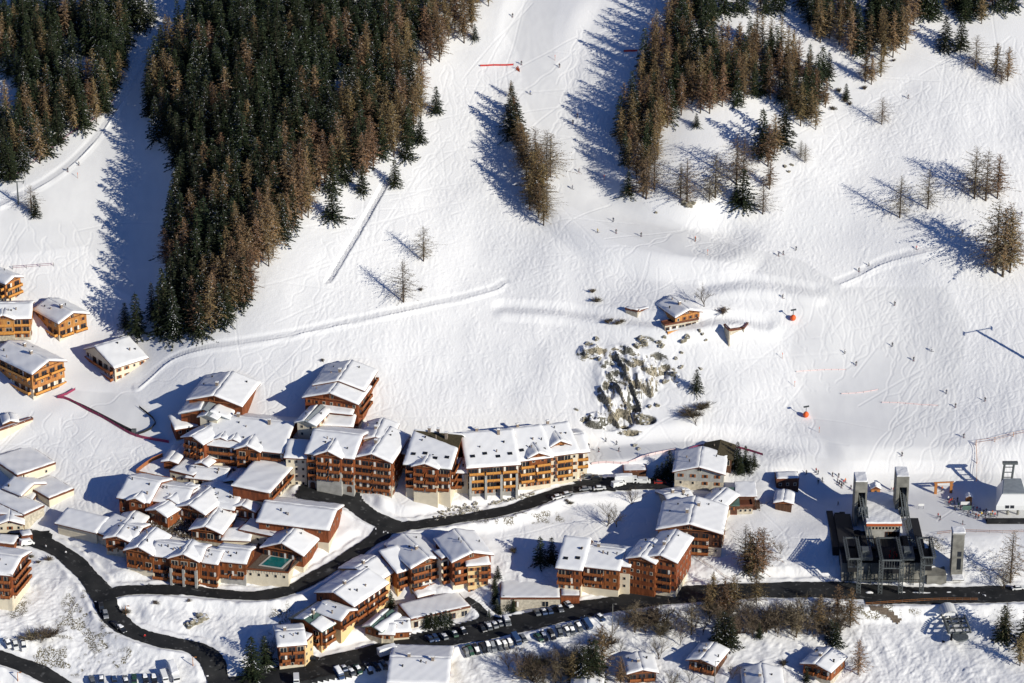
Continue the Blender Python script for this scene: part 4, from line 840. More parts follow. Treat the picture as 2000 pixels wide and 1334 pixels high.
B_('chalet', 'cream gabled roof tucked behind the four floor timber block', 'chalet', [Wg((706,858),(762,862),11,13,'F',lo='cream',up='cream',rows=1,tan=.32,chim=1), Wg((752,882),(795,885),8,10,'S',wood=2,rows=2,sides='',tan=.3)])
B_('apartment_building', 'timber block on a tall cream plinth with a bare tan patch on its roof', 'building', [
  Wg((792,905),(879,914),12.8,22,'S',lo='cream',wood=5.3,rows=3,balc=(0,1,2),sides='r',rf=.68,tan=.33,sky=4,chim=3,cols=7,bare='old'), Gb(0,.20,.74,1.4,.1,12,11,lo='cream',wood=5.3,rows=3,balc=(0,1,2),tan=.34)])
B_('connecting_wing', 'narrow cream stair wing between the two large blocks', 'building', [Wg((884,921),(916,922),8,10,'S',lo='cream',up='cream',wood=3,rows=2,balc=(0,1),sides='',bw=.5,bx=.3), Wg((884,893),(912,893),5,8,'0',lo='cream',up='cream',wood=4,win=False)])
B_('apartment_building', 'block with orange balconies on grey pillars under a plain roof with skylights', 'building', [Wg((914,912),(1012,905),11.5,22,'S',lo='grey',up='cream',wood=3.2,rows=4,balc=(0,1,2),brail='o',sides='R',rf=.68,tan=.35,sky=4,chim=2,pill=4,cols=8)])
B_('apartment_building', 'cream block with orange balconies at the right end of the upper row', 'building', [
  Wg((1014,899),(1076,891),11.5,20,'S',lo='cream',up='honey',wood=2.8,rows=4,balc=(0,1,2),brail='o',sides='',rf=.7,tan=.35,sky=3,chim=1,cols=5), Wg((1076,889),(1128,882),11.5,19,'S',lo='cream',up='cream',wood=2.8,rows=4,balc=(0,1,2),brail='o',sides='',rf=.7,tan=.35,sky=1,chim=1,cols=4,bw=.6),
  Wg((1126,883),(1147,881),10,16,'S',lo='cream',up='cream',wood=2.8,rows=3,balc=(0,1),brail='o',sides='R',tan=.3,cols=1), Gb(0,.30,.86,.6,1.0,3.4,8,lo='wood',wood=.1,rows=1,tan=.42), Gb(1,.12,.76,-3.0,2.0,1.2,7,lo='wood',wood=.1,rows=0,tan=.5,up='honey')])
# ---- lower apartment row left
B_('apartment_house', 'boxy timber and yellow house at the lower left end of its row', 'house', [Wg((545,1261),(595,1257),9,12,'S',lo='cream',wood=1.5,rows=3,balc=(0,1),sides='R',chim=1,tan=.22,snow=.6,cols=3), Wg((594,1258),(611,1241),8.5,6,'0',lo='yellow',up='yellow',wood=8,rows=3,cols=2,wk='k',sides='')])
B_('apartment_house', 'timber house with a green metal strip on its snowy roof', 'house', [Wg((627,1231),(675,1202),8.5,13,'S',lo='yellow',wood=2.6,rows=3,balc=(0,1),sides='l',chim=2,tan=.30,bare='green',snow=.35)])
B_('apartment_house', 'long stepped timber and yellow house in the middle of the lower row', 'house', [
  Wg((690,1182),(753,1139),8.5,15,'S',lo='yellow',wood=2.6,rows=3,balc=(0,1),sides='L',chim=1,tan=.32), Wg((733,1136),(769,1114),9.5,15,'S',lo='yellow',up='yellow',wood=2.6,rows=3,wk='k',sides='L',chim=1,tan=.32), Gb(0,-.42,.0,.4,-1.8,6.5,10,lo='yellow',wood=2.5,rows=2,balc=(0,),tan=.4)])
B_('apartment_house', 'tall timber gable with cream balconies and a low snowy annex', 'house', [
  Wg((803,1108),(868,1091),10.5,18,'F',lo='yellow',wood=4,rows=3,balc=(0,1,2),sides='',chim=1,tan=.33,cols=5), Wg((776,1117),(804,1108),9.5,10,'M',lo='yellow',wood=3,rows=3,balc=(0,1),sides='',tan=.3,cols=2), Wg((862,1094),(881,1089),9.5,6,'0',lo='cream',up='cream',wood=5,rows=3,balc=(0,1,2),sides='',cols=1), Wg((817,1165),(888,1147),2.8,5,'M',lo='yellow',wood=.6,rows=1,sides='',snow=.6,tan=.15,wk='k')])
B_('apartment_house', 'timber gable with a yellow front tower at the right end of the lower row', 'house', [Wg((884,1096),(958,1082),11,16,'F',lo='cream',wood=3,rows=3,balc=(0,1,2),sides='R',tan=.32,cols=4), Wg((914,1104),(953,1101),10,4.5,'M',lo='yellow',up='yellow',wood=4,rows=4,balc=(0,1),sides='',tan=.12,snow=.6,cols=3,bw=.45,bx=.75)])
B_('garage_building', 'low snow covered garage roof with a red brown edge and dark openings', 'garage', [Wg((803,1212),(918,1186),3.2,11,'0',lo='stone',up='stone',wood=3.2,rows=1,cols=5,wk='b',sides='',snow=.5)])
B_('chalet', 'small chalet with a green patch on its roof at the foot of the lower row', 'chalet', [Wg((714,1222),(745,1231),4,11,'F',lo='stone',wood=1,rows=1,sides='R',bare='green',tan=.36), Wg((744,1236),(768,1237),4,7,'S',lo='stone',up='stone',wood=2,rows=1,sides=''), Wg((768,1233),(799,1231),3.6,8,'S',lo='cream',wood=1,rows=1,sides='',tan=.3)])
B_('garage_building', 'wide flat snow roof over stone garages left of the timber row', 'garage', [Wg((978,1170),(1094,1170),4.8,24,'0',lo='stone',up='stone',wood=4.8,rows=1,cols=2,wk='b',sides='',snow=.5), Wg((1096,1166),(1132,1166),3,5,'0',lo='wood',up='wood',wood=3,win=False,snow=.4)])
B_('apartment_building', 'pale walled building at the bottom border with a ribbed snow roof', 'building', [Wg((760,1331),(873,1334),7,22,'S',lo='cream',up='cream',wood=3,rows=2,wk='k',sides='R',tan=.20,chim=2,snow=.55)])
B_('apartment_building', 'brown timber house with stacked balconies on a stone base at the left border', 'building', [Wg((20,1120),(54,1079),14,18,'F',lo='cream',wood=5,rows=4,balc=(0,1,2),sides='',tan=.25,bw=.9), Wg((-30,1118),(22,1122),13,15,'S',lo='cream',wood=5,rows=3,balc=(0,1,2),sides='',tan=.3)])
B_('shed', 'flat brown canopy with snow left of the junction by the forecourt', 'shed', [Wg((-15,1062),(27,1066),3,6,'0',wood=.2,win=False), Wg((43,1050),(63,1047),2.5,4,'0',wood=.2,win=False)])
# ---- right apartment row
B_('apartment_building', 'cream and timber building at the left end of the right row', 'building', [Wg((1090,1107),(1135,1112),9.5,18,'S',lo='cream',wood=3,rows=3,balc=(0,1),sides='',rf=.72,tan=.33,sky=2,cols=3,bw=.55,bx=.28)])
B_('apartment_building', 'dark timber building with a boxy snow roof second in the right row', 'building', [Wg((1138,1104),(1208,1112),10,15,'S',lo='cream',wood=2,rows=3,balc=(0,1),sides='R',rf=.55,tan=.30,chim=1,cols=5,snow=.6,bw=.5,bx=.3)])
B_('stair_tower', 'slim cream tower between two timber buildings of the right row', 'tower', [Wg((1210,1106),(1230,1108),10.5,8,'M',lo='cream',up='wood',wood=8,rows=3,cols=1,wk='k',sides='',tan=.3,over=.4)])
B_('apartment_building', 'dark red timber building with two gables at the right end of its row', 'building', [Wg((1228,1089),(1279,1099),13.5,12,'F',lo='wood',wood=1,rows=4,sides='R',tan=.33,cols=4), Wg((1262,1087),(1321,1097),14,17,'F',lo='cream',wood=3,rows=4,balc=(1,2,3),sides='R',tan=.33,chim=1,cols=5,bw=.5,bx=.6)])
B_('chalet', 'low snow roof and stone side building behind the double gabled building', 'chalet', [Wg((1299,1060),(1342,1062),5,10,'S',lo='cream',wood=2,rows=1,tan=.3,sides='R',win=False)])
B_('chalet', 'large chalet with a broad dark gable standing above the right row', 'chalet', [Wg((1286,1031),(1409,1040),9,18,'F',lo='cream',up='dark',wood=3.2,rows=3,balc=(0,1,2),sides='R',tan=.27,chim=2,bw=.5,bx=.55,cols=6,over=1.4)])
B_('chalet', 'stone chalet with a snow laden roof and large chimneys behind the broad gable', 'chalet', [Wg((1316,996),(1360,988),5,14,'S',lo='stone',up='stone',tan=.3,chim=2,wood=3,rows=1), Wg((1362,989),(1404,1000),6,14,'F',lo='stone',up='dark',wood=3,rows=1,tan=.3)])
B_('terrace_restaurant', 'dark timber restaurant with a green canopy and wooden terrace rail', 'restaurant', [Wg((1419,985),(1440,985),4,9,'M',lo='wood',up='dark',wood=.3,rows=1,bare='green',snow=.0,tan=.15,sides=''), Wg((1405,990),(1470,988),3.2,7,'0',lo='stone',up='dark',wood=2,rows=1,snow=.0,cols=7,wk='k'), Wg((1441,968),(1474,968),4,8,'M',lo='dark',up='dark',wood=.3,win=False,snow=.15,tan=.1)])
B_('chalet', 'stone chalet with a broad gable and shuttered windows beside the piste', 'chalet', [Wg((1318,919),(1413,924),7,14,'F',lo='stone',up='grey',wood=3.4,rows=2,cols=4,sides='',tan=.27,over=1.2,snow=.4)])
B_('barn', 'dark old barn with a bare brown gable roof behind the stone chalet', 'barn', [Wg((1374,891),(1428,895),5,10,'F',lo='dark',up='dark',wood=1,rows=1,tan=.30,snow=0,wk='b',bare='old')])
B_('carport', 'open carport with a flat snowy roof by the parked pickup', 'carport', [Wg((1219,922),(1262,921),2.8,6,'0',lo='dark',up='dark',wood=.2,win=False,snow=.35)])
B_('kiosk', 'small dark kiosk with a rounded snow cap at the foot of the piste', 'kiosk', [Wg((1517,938),(1560,937),3,5,'0',lo='dark',up='dark',wood=.3,rows=1,cols=3,wk='k',sides='')])
B_('kiosk', 'lower wooden kiosk with a tilted snow roof in the station shade', 'kiosk', [Wg((1515,980),(1546,982),3,7,'F',lo='dark',up='dark',wood=.3,rows=1,win=False,tan=.25)])
# ---- mountain chalet
B_('mountain_chalet', 'stone and timber chalet with an orange balcony alone on the piste knoll', 'chalet', [Wg((1319,618),(1366,607),4.6,12,'F',lo='stone',up='honey',wood=2.2,rows=1,cols=4,sides='',tan=.32,chim=1,over=1.1), Wg((1299,636),(1364,624),2.2,3,'0',lo='stone',up='stone',wood=2.2,snow=.0,rows=1,cols=5,balc=(0,),brail='o',sides='')])
B_('boundary_wall', 'long snow capped stone wall left of the mountain chalet', 'wall', [Wg((1222,604),(1245,609),1.6,1.2,'0',lo='stone',up='stone',wood=1.6,win=False), Wg((1242,610),(1297,597),1.8,1.6,'0',lo='stone',up='stone',wood=1.8,win=False)])
B_('ruin', 'roofless square stone ruin with bushes growing inside on the piste knoll', 'ruin', [Wg((1423,647),(1453,642),1.8,.5,'0',lo='stone',up='stone',wood=1.8,win=False,snow=.2), Wg((1453,642),(1461,633),1.6,.5,'0',lo='stone',up='stone',wood=1.6,win=False,snow=.2), Wg((1414,636),(1424,646),1.6,.5,'0',lo='stone',up='stone',wood=1.6,win=False,snow=.2)])
# ---- small chalets at the bottom
B_('small_chalet', 'small dark log chalet first from the left below the road', 'chalet', [Wg((1227,1313),(1281,1310),4,9.5,'F',lo='dark',up='dark',wood=.5,rows=1,balc=(0,),tan=.26,chim=1,over=1.3)])
B_('small_chalet', 'small dark log chalet on the footpath above the bottom border', 'chalet', [Wg((1347,1286),(1397,1298),4,10,'F',lo='dark',up='dark',wood=.5,rows=1,balc=(0,),tan=.28,chim=1,over=1.2)])
B_('small_chalet', 'small red brown chalet with a ladder of logs at the lower right', 'chalet', [Wg((1570,1294),(1623,1310),4.2,10,'F',lo='stone',up='wood',wood=.5,rows=1,balc=(0,),tan=.28,chim=1,over=1.2)])
B_('small_chalet', 'chalet roof cut by the bottom border below the footpath', 'chalet', [Wg((1455,1345),(1528,1345),4,12,'F',lo='dark',up='dark',wood=.5,rows=1,tan=.28,chim=1)])
B_('small_chalet', 'chalet roof corner at the bottom border left of the log ladder chalet', 'chalet', [Wg((1468,1338),(1520,1345),3.5,6,'S',lo='dark',up='dark',wood=.5,rows=1,tan=.2)] if False else [Wg((1118,1346),(1174,1348),4,11,'F',lo='dark',up='dark',wood=.5,rows=1,tan=.28)])
# ================================================================ paved sheets, pool, terraces
M_PAVE = mat('brown paving', (.17, .13, .095), .85, .4, 2, .2)
M_WATER = mat('pool water', (.012, .17, .165), .08, .25, .35, .25, spec=.6)
M_TILE = mat('pale pool edge', (.55, .53, .47), .5)
M_STEEL = mat('galvanised steel', (.15, .165, .165), .5, .3, 2, metal=.3)
M_CONC = mat('cast concrete', (.27, .26, .225), .85, .5, .3, .4)
M_BLACK = mat('black rubber', (.014, .014, .016), .7)
M_RED = mat('red fabric', (.50, .045, .04), .7); M_ORANGE = mat('orange pad', (.85, .13, .03), .6)
M_NET = mat('crimson net', (.28, .04, .09), .8)
M_PINK = mat('faded net', (.78, .60, .58), .8)
M_WHITE = mat('white enamel', (.72, .72, .70), .4)
M_TIMB = mat('orange timber posts', (.42, .17, .05), .7)
def sheet(name, poly, m, lift=.14, kind='structure', step=.6):
    w = np.array([P(u, v) for u, v in poly]); x0, y0 = w[:, 0].min(), w[:, 1].min(); x1, y1 = w[:, 0].max(), w[:, 1].max()
    gx = np.arange(x0, x1, step); gy = np.arange(y0, y1, step); mb = MB(); wp = [(a, b) for a, b in w[:, :2]]
    GX, GY = np.meshgrid(gx, gy, indexing='ij'); ins = inpoly(GX+step/2, GY+step/2, wp); Z = np.vectorize(lambda a, b: float(hsamp(a, b)))(GX, GY)+lift
    for i in range(len(gx)-1):
        for j in range(len(gy)-1):
            if ins[i, j]: mb.add([(gx[i], gy[j], Z[i, j]), (gx[i+1], gy[j], Z[i+1, j]), (gx[i+1], gy[j+1], Z[i+1, j+1]), (gx[i], gy[j+1], Z[i, j+1])], [(0,1,2,3)])
    return setp(mb.build(name, m), kind=kind)
sheet('plaza', [(588,946),(600,940),(688,944),(700,960),(715,985),(700,1000),(655,985),(600,985),(575,970)], M_ROAD, .235)
sheet('forecourt', [(-30,1030),(40,1036),(95,1036),(105,1050),(70,1066),(20,1075),(-30,1080)], M_ROAD, .24)
sheet('parking_area', [(620,1292),(760,1262),(790,1278),(700,1320),(560,1345),(560,1320)], M_ROAD, .242)
sheet('parking_area', [(800,1240),(925,1212),(1130,1180),(1200,1168),(1200,1190),(1000,1232),(820,1262)], M_ROAD, .243)
sheet('parking_area', [(1120,942),(1215,930),(1315,935),(1315,955),(1160,962)], M_ROAD, .244)
sheet('terrace', [(366,946),(440,950),(470,962),(460,972),(430,970),(380,955)], M_PAVE, .2)
sheet('path', [(1700,1183),(1735,1190),(1762,1212),(1752,1220),(1735,1205),(1700,1190)], M_PAVE, .2)
for k, pl in enumerate([[(1630,1002),(1652,1000),(1660,1100),(1648,1140),(1632,1060)]]): sheet('yard', pl, M_ROAD, .2)
# outdoor pool on its cream podium
def pool():
    p = P(481, 1112, 5.2); zt = p[2]
    root = building('pool_terrace', 'raised cream walled terrace holding a turquoise outdoor pool', 'pool', [Wg((481,1112),(563,1119),5.2,19,'0',lo='cream',up='cream',wood=5.2,rows=1,cols=5,wk='k',snow=0,sides='')])
    o_ = root.location; q = lambda u, v, z: Vector(Pz(u, v, zt+z))-o_
    mb = MB(); c = [q(484,1110,.30), q(561,1117,.30), q(588,1092,.30), q(516,1078,.30)]; d = Vector((0, 0, -.25)); mb.add(c+[a+d for a in c], [(0,1,2,3), (0,4,5,1), (1,5,6,2)]); mb.build('pool_deck', M_PAVE, root)
    mb = MB(); c = [q(505,1104,.42), q(551,1111,.42), q(572,1091,.42), q(528,1084,.42)]; cc = sum(c, Vector())/4; i_ = [a+(cc-a).normalized()*.9 for a in c]; mb.add(c+i_+[a+Vector((0, 0, -.12)) for a in c], [(0,1,5,4), (1,2,6,5), (2,3,7,6), (3,0,4,7), (0,8,9,1), (1,9,10,2)]); mb.build('pool_rim', M_TILE, root)
    mb = MB(); mb.add([a+Vector((0, 0, -.06)) for a in i_], [(0,1,2,3)]); mb.build('water', M_WATER, root)
    mb = MB(); a, b, c2 = q(482,1111,1.1), q(563,1118,1.1), q(584,1098,1.1); mb.bar(a, b, .08); mb.bar(b, c2, .08)
    for k in range(16): t = k/15; r_ = a.lerp(b, t); mb.bar(r_, r_-Vector((0, 0, 1.0)), .04)
    mb.build('railing', M_SHUT, root)
pool()
# ================================================================ gondola station
def gondola():
    g = P(1720, 1150, 0); zb = g[2]; root = thing('gondola_station', 'large grey cable car station with lattice legs over the road and twin concrete towers', 'lift station', (g[0], g[1], zb)); o_ = Vector(g)
    sx = 5.46; X_ = lambda u: (Pz(u, 1150, zb)[0]-g[0])
    def L(u, y, z): return Vector((X_(u), y, z))
    DZ = 7.6
    mb = MB(); mb.box(X_(1645), X_(1812), 4, 34, -6, DZ, 0); mb.box(X_(1812), X_(1850), 3, 12, -6, 3.2, 0); mb.build('base_wall', M_CONC, root)
    mb = MB(); mb.box(X_(1646), X_(1811), 3.9, 33.9, DZ+.01, DZ+.2, 0); mb.build('deck', M_ROAD, root)
    mb = MB(); mb.box(X_(1632), X_(1645)-.05, 14, 40, -4, DZ+.5, 0); mb.build('side_wall', M_BLACK, root)
    for a_, b_, y_ in ((1645,1678,36), (1788,1812,33)): mb = MB(); mb.box(X_(a_), X_(b_), 12.9, y_, DZ, DZ+1.4, 0); mb.build('cable_pit', M_BLACK, root)
    # hall
    z1 = DZ+.2
    mb = MB(); mb.box(X_(1702), X_(1768), 21, 41, z1, z1+5.2, 0); mb.build('hall_wall', M_GREY, root)
    mb = MB(); mb.box(X_(1700), X_(1770), 19.6, 42, z1+5.2, z1+6.0, 0); hr = mb.build('hall_roof', mat('red fascia', (.45, .10, .03), .6), root)
    mb = MB(); a = [L(1700,19.8,z1+6.02), L(1770,19.8,z1+6.02), L(1770,42,z1+6.02), L(1694,42,z1+6.02)]; snow_slab(mb, a, .6); mb.build('snow_cover', M_RS, hr)
    for k in range(9):
        w = link('window', WINS['s'][0], root); w.location = L(1708+6.6*k, 20.95, z1+3.2)
    for k in range(4):
        w = link('window', WINS['b'][0], root); w.location = L(1745+5*k, 20.95, z1+.3)
    # twin concrete towers
    for u0, u1, top in ((1681,1705,17.0), (1762,1787,19.0)):
        mb = MB(); xa, xb = X_(u0), X_(u1)
        mb.box(xa, xa+1.1, 29, 36, z1-6, z1+top, 0); mb.box(xb-.6, xb, 29, 36, z1+5, z1+top, 0); mb.box(xa+1.1, xb-.6, 34.5, 36, z1-6, z1+top, 0); mb.box(xa+1.1, xb-.6, 29, 34.4, z1+top-4, z1+top, 0)
        tw = mb.build('tower', M_CONC, root)
        mb = MB(); snow_slab(mb, [(xa, 29, z1+top+.02), (xb, 29, z1+top+.02), (xb, 36, z1+top+.02), (xa, 36, z1+top+.02)], .35); mb.build('snow_cover', M_RS, tw)
        mb = MB(); mb.box(xa+1.15, xb-.65, 33.2, 34.3, z1+3, z1+top-4.05, 0); mb.build('dark_channel', M_BLACK, tw)
        mb = MB()                                                   # rails bending down and forward
        for s in (xa+1.4, xa+2.3, xb-1.5, xb-.9):
            mb.bar((s, 32, z1+top-5), (s+.8, 24, z1+7), .2); mb.bar((s+.8, 24, z1+7), (s+2.0, 12, z1+1.5), .2)
        for k in range(14):
            t = k/13; p0 = Vector((xa+1.4, 32, z1+top-5)).lerp(Vector((xa+2.2, 24, z1+7)), t); mb.bar(p0, p0+Vector((xb-xa-2.4, 0, 0)), .07)
            p0 = Vector((xa+2.2, 24, z1+7)).lerp(Vector((xa+3.4, 12, z1+1.5)), t); mb.bar(p0, p0+Vector((xb-xa-2.4, 0, 0)), .07); mb.bar(p0, p0+Vector((0, 0, -1.2)), .06)
        mb.build('cable_saddle', M_STEEL, tw)
        mb = MB(); mb.box(xa+1, xb+.2, 25, 28, z1+5.9, z1+7, 0); 
        for k in range(6): mb.bar((xa+1.3+k*.55, 25.5, z1+7), (xa+1.3+k*.55, 26.5+.3*(k % 2), z1+8.8), .26)
        mb.build('winch_machinery', M_STEEL, tw)
        mb = MB(); mb.box(xa+1.6, xb+1.8, 11.6, 20.9, z1-.1, z1+1.0, 0); mb.build('cable_pit', M_BLACK, tw)
    # docking bays: dark wells in steel frames, carried by lattice legs
    def truss(mb, a, b, w, n, r=.11, vert=False):
        a = Vector(a); b = Vector(b); off = [Vector((-w/2, 0, -w/2)), Vector((w/2, 0, -w/2)), Vector((w/2, 0, w/2)), Vector((-w/2, 0, w/2))] if not vert else [Vector((-w/2, -w/2, 0)), Vector((w/2, -w/2, 0)), Vector((w/2, w/2, 0)), Vector((-w/2, w/2, 0))]
        for o1 in off: mb.bar(a+o1, b+o1, r)
        for k in range(n):
            p, q = a.lerp(b, k/n), a.lerp(b, (k+1)/n)
            for i in range(4): mb.bar(p+off[i], q+off[(i+1) % 4], r*.6); mb.bar(p+off[i], p+off[(i+1) % 4], r*.6)
    for u0, u1, yf in ((1653,1677,-2), (1717,1757,-3), (1797,1821,-1)):
        zt = z1+4.6
        mb = MB(); mb.box(X_(u0)+.3, X_(u1)-.3, yf+3, 12, z1-2.0, z1+1.0, 0); mb.box(X_(u0)+.25, X_(u0)+.45, yf+2, 12, z1+1, zt-.3, 0); mb.box(X_(u1)-.45, X_(u1)-.25, yf+2, 12, z1+1, zt-.3, 0); mb.build('docking_bay', M_BLACK, root)
        mb = MB(); truss(mb, (X_(u0), yf, zt), (X_(u0), 12.5, zt), .9, 9); truss(mb, (X_(u1), yf, zt), (X_(u1), 12.5, zt), .9, 9); mb.bar((X_(u0), yf, zt), (X_(u1), yf, zt), .3); mb.bar((X_(u0), yf, zt-3), (X_(u1), yf, zt-3), .22); mb.bar((X_(u0), 12.5, zt), (X_(u1), 12.5, zt), .3)
        for k in range(9): x = X_(u0)+(X_(u1)-X_(u0))*k/8; mb.bar((x, yf, zt-3), (x, yf, zt), .07)
        mb.build('bay_frame', M_STEEL, root)
    for u in (1690, 1772): 
        mb = MB(); mb.box(X_(u)-1.6, X_(u)+2.4, 3, 11, z1+1.2, z1+2.4, 0); mb.box(X_(u)-1, X_(u)+1.4, 5, 8, z1+2.4, z1+3.8, 0); mb.build('machine_house', M_STEEL, root)
    for u, y in ((1674,-3.5), (1716,-3.5), (1756,-3.2), (1797,-3.0)):
        mb = MB(); truss(mb, (X_(u), y, -2.5), (X_(u), y, z1+4.6), 1.25, 13, .12, True); truss(mb, (X_(u), y, z1-3), (X_(u), 3, z1-3), .8, 4, .09); mb.box(X_(u)-1, X_(u)+1, y-1, y+1, -3.5, -1.9, 1); mb.build('lattice_leg', [M_STEEL, M_CONC], root)
    mb = MB()
    for a, b in ((1674,1716), (1716,1756), (1756,1797)): truss(mb, (X_(a), -3.2, z1-3), (X_(b), -3.2, z1-3), .9, 9, .09)
    for u in (1662, 1700, 1740, 1783): truss(mb, (X_(u), 3.2, -3), (X_(u), 3.2, z1), .9, 8, .09, True)
    for k in range(4): mb.bar(L(1655+40*k, 2.5, z1-4), L(1690+40*k, 2.5, z1), .1)
    mb.build('cross_bracing', M_STEEL, root)
    return root, o_, X_, z1
GR_, GO, GX_, GZ = gondola()
def red_people():
    for k, (u, y) in enumerate([(1738,10),(1741,13),(1744,9),(1749,12)]):
        pass
def lift_tower():
    p = P(1868, 1128); root = thing('lift_tower', 'slender concrete elevator tower with dark windows beside the cable car station', 'tower', p)
    mb = MB(); w = 1.9; mb.box(-w, w, 0, 4.2, -3, 16.2, 0); mb.build('wall', M_CONC, root); mb = MB(); mb.box(-w-.25, w+.25, -.3, 4.5, 16.2, 16.7, 0); r_ = mb.build('roof', M_GREY, root); mb = MB(); snow_slab(mb, [(-w-.2, -.25, 16.72), (w+.2, -.25, 16.72), (w+.2, 4.4, 16.72), (-w-.2, 4.4, 16.72)], .4); mb.build('snow_cover', M_RS, r_)
    for z, h in ((3.0, 4.2), (7.9, 1.9)): mb = MB(); mb.box(-.2, 1.2, -.03, .05, z, z+h, 0); mb.build('window', M_GLASS, root)
    mb = MB(); mb.box(-w, w+.2, -3.4, -.02, .6, 1.0, 0); pc = mb.build('porch_roof', M_GREY, root); mb = MB(); snow_slab(mb, [(-w, -3.4, 1.01), (w+.2, -3.4, 1.01), (w+.2, -.1, 1.01), (-w, -.1, 1.01)], .35); mb.build('snow_cover', M_RS, pc)
lift_tower()
def chair_station():
    p = P(1975, 1010); root = thing('chairlift_station', 'white chairlift station with grey green roof at the right border', 'lift station', p)
    mb = MB(); zb, zt = 3.2, 8.4; b = [(-5.5,-1),(6,-1),(6,13),(-3.5,13)]; t = [(-3.6,.6),(4.6,.6),(4.6,12),(-1.6,12)]
    vs = [(x, y, zb) for x, y in b]+[(x, y, zb+1.6) for x, y in b]+[(x, y, zt) for x, y in t]
    mb.add(vs, [(3,2,1,0), (0,1,5,4), (1,2,6,5), (2,3,7,6), (3,0,4,7), (4,5,9,8), (5,6,10,9), (6,7,11,10), (7,4,8,11), (8,9,10,11)]); mb.build('hull', M_WHITE, root)
    mb = MB(); deck(mb, [(-3.3, .9, zt+.35), (4.4, .9, zt+.35), (4.4, 11.8, zt+.35), (-1.4, 11.8, zt+.35)], .3); mb.build('roof', M_METAL, root)
    for k in range(2): mb = MB(); mb.box(-2.4+1.7*k, -1.1+1.7*k, -1.08, -.9, 3.9, 5.0, 0); mb.build('window', M_GLASS, root)
    for x, y in ((-1, 2), (2.5, 2), (-1, 10), (2.5, 10)): mb = MB(); mb.bar((x, y, -2), (x, y, 3.3), .45, n=10); mb.build('leg', M_CONC, root)
    mb = MB()
    for s in (0, 3.2):
        mb.bar((-2+s, 13.5, 2), (-1+s, 14.8, 13.2), .4, n=6)
    for k in range(3): z = 8+k*1.8; mb.bar((-1.6+.1*k, 14+.3*k, z), (1.8+.1*k, 14+.3*k, z), .18)
    mb.box(-1.8, 3.4, 14.0, 15.4, 12.8, 13.6, 0); mb.build('pylon_head', M_STEEL, root)
    mb = MB(); mb.box(-9, 7, -5, -1.6, -.5, .5, 0); mb.box(-8.8, -2, -4.8, -4.6, .5, 1.6, 0); mb.build('loading_platform', M_ROAD, root)
chair_station()
def lower_lift():
    p = P(1882, 1262); root = thing('chairlift_terminal', 'dark lower lift terminal with a curved silver roof on the lower right slope', 'lift station', p, R(4))
    mb = MB(); n = 8; vs = []
    for k in range(n+1): a = math.pi*(.12+.76*k/n); vs += [(-3+2.7*math.cos(math.pi-a)*1.0, 9, 6+2.0*math.sin(a)), (-3+2.7*math.cos(math.pi-a), 15, 6+2.0*math.sin(a))]
    mb.add(vs, [(2*k, 2*k+1, 2*k+3, 2*k+2) for k in range(n)]); mb.add([(x, y, z-.2) for x, y, z in vs], [(2*k+2, 2*k+3, 2*k+1, 2*k) for k in range(n)]); mb.box(-4.5, -1.5, 8.6, 8.95, 6.6, 7.5, 0); mb.build('curved_roof', M_WHITE, root)
    mb = MB()
    for y in (2, 5, 8, 11): mb.box(-5, 2.4, y, y+.5, 3.6, 4.1, 0)
    for x in (-5, -2.6, 0, 2.4): mb.box(x-.18, x+.18, 1, 14, 4.1, 4.5, 0)
    for k in range(10): mb.bar((-4.8, 1.5+k, 4.6), (-4.8, 1.5+k, 5.3), .3, n=8); mb.bar((2.2, 1.5+k, 4.6), (2.2, 1.5+k, 5.3), .3, n=8)
    mb.build('running_gear', M_STEEL, root)
    for x, y in ((-3.5, 3), (1, 3), (-3.5, 10), (1, 10)): mb = MB(); mb.bar((x, y, -3), (x, y, 3.7), .4, n=8); mb.build('leg', M_BLACK, root)
    mb = MB(); mb.bar((-1.2, 0, 3.2), (-1.2, 0, 3.7), 2.6, n=20); mb.build('bull_wheel', M_STEEL, root)
    mb = MB(); mb.box(-6.5, 3.2, 2, 19, -2.5, .4, 0); mb.build('platform', M_BLACK, root)
lower_lift()
def pylon(u, v, h, label, world=None, rz=0, arm=2.4, r=.34):
    p = world if world is not None else P(u, v); root = thing('lift_pylon', label, 'pylon', p, rz); mb = MB(); mb.bar((0, 0, -1), (0, 0, h), r, n=8, r2=r*.7); mb.build('mast', M_STEEL, root)
    mb = MB(); mb.bar((-arm, 0, h-.2), (arm, 0, h-.2), .16)
    for s in (-1, 1):
        mb.bar((s*arm, -1.5, h-.5), (s*arm, 1.5, h-.5), .14)
        for k in range(5): mb.bar((s*arm-.1, -1.3+k*.65, h-.35), (s*arm+.1, -1.3+k*.65, h-.35), .28, n=8)
    mb.build('sheave_arm', M_STEEL, root); return root
pylon(36, 398, 9, 'thin grey lift pylon leaning over the left piste')
pylon(186, 205, 9.5, 'grey lift pylon in the clearing of the upper left wood')
pylon(57, 330, 7, 'pale slim mast among spruces at the lower edge of the left wood')
q = P(1999, 700); pylon(0, 0, 22, 'tall lift pylon just beyond the right border casting its shadow', world=(q[0]+12, q[1]-9, float(hsamp(q[0]+12, q[1]-9))), rz=.5, arm=4.0, r=.55)
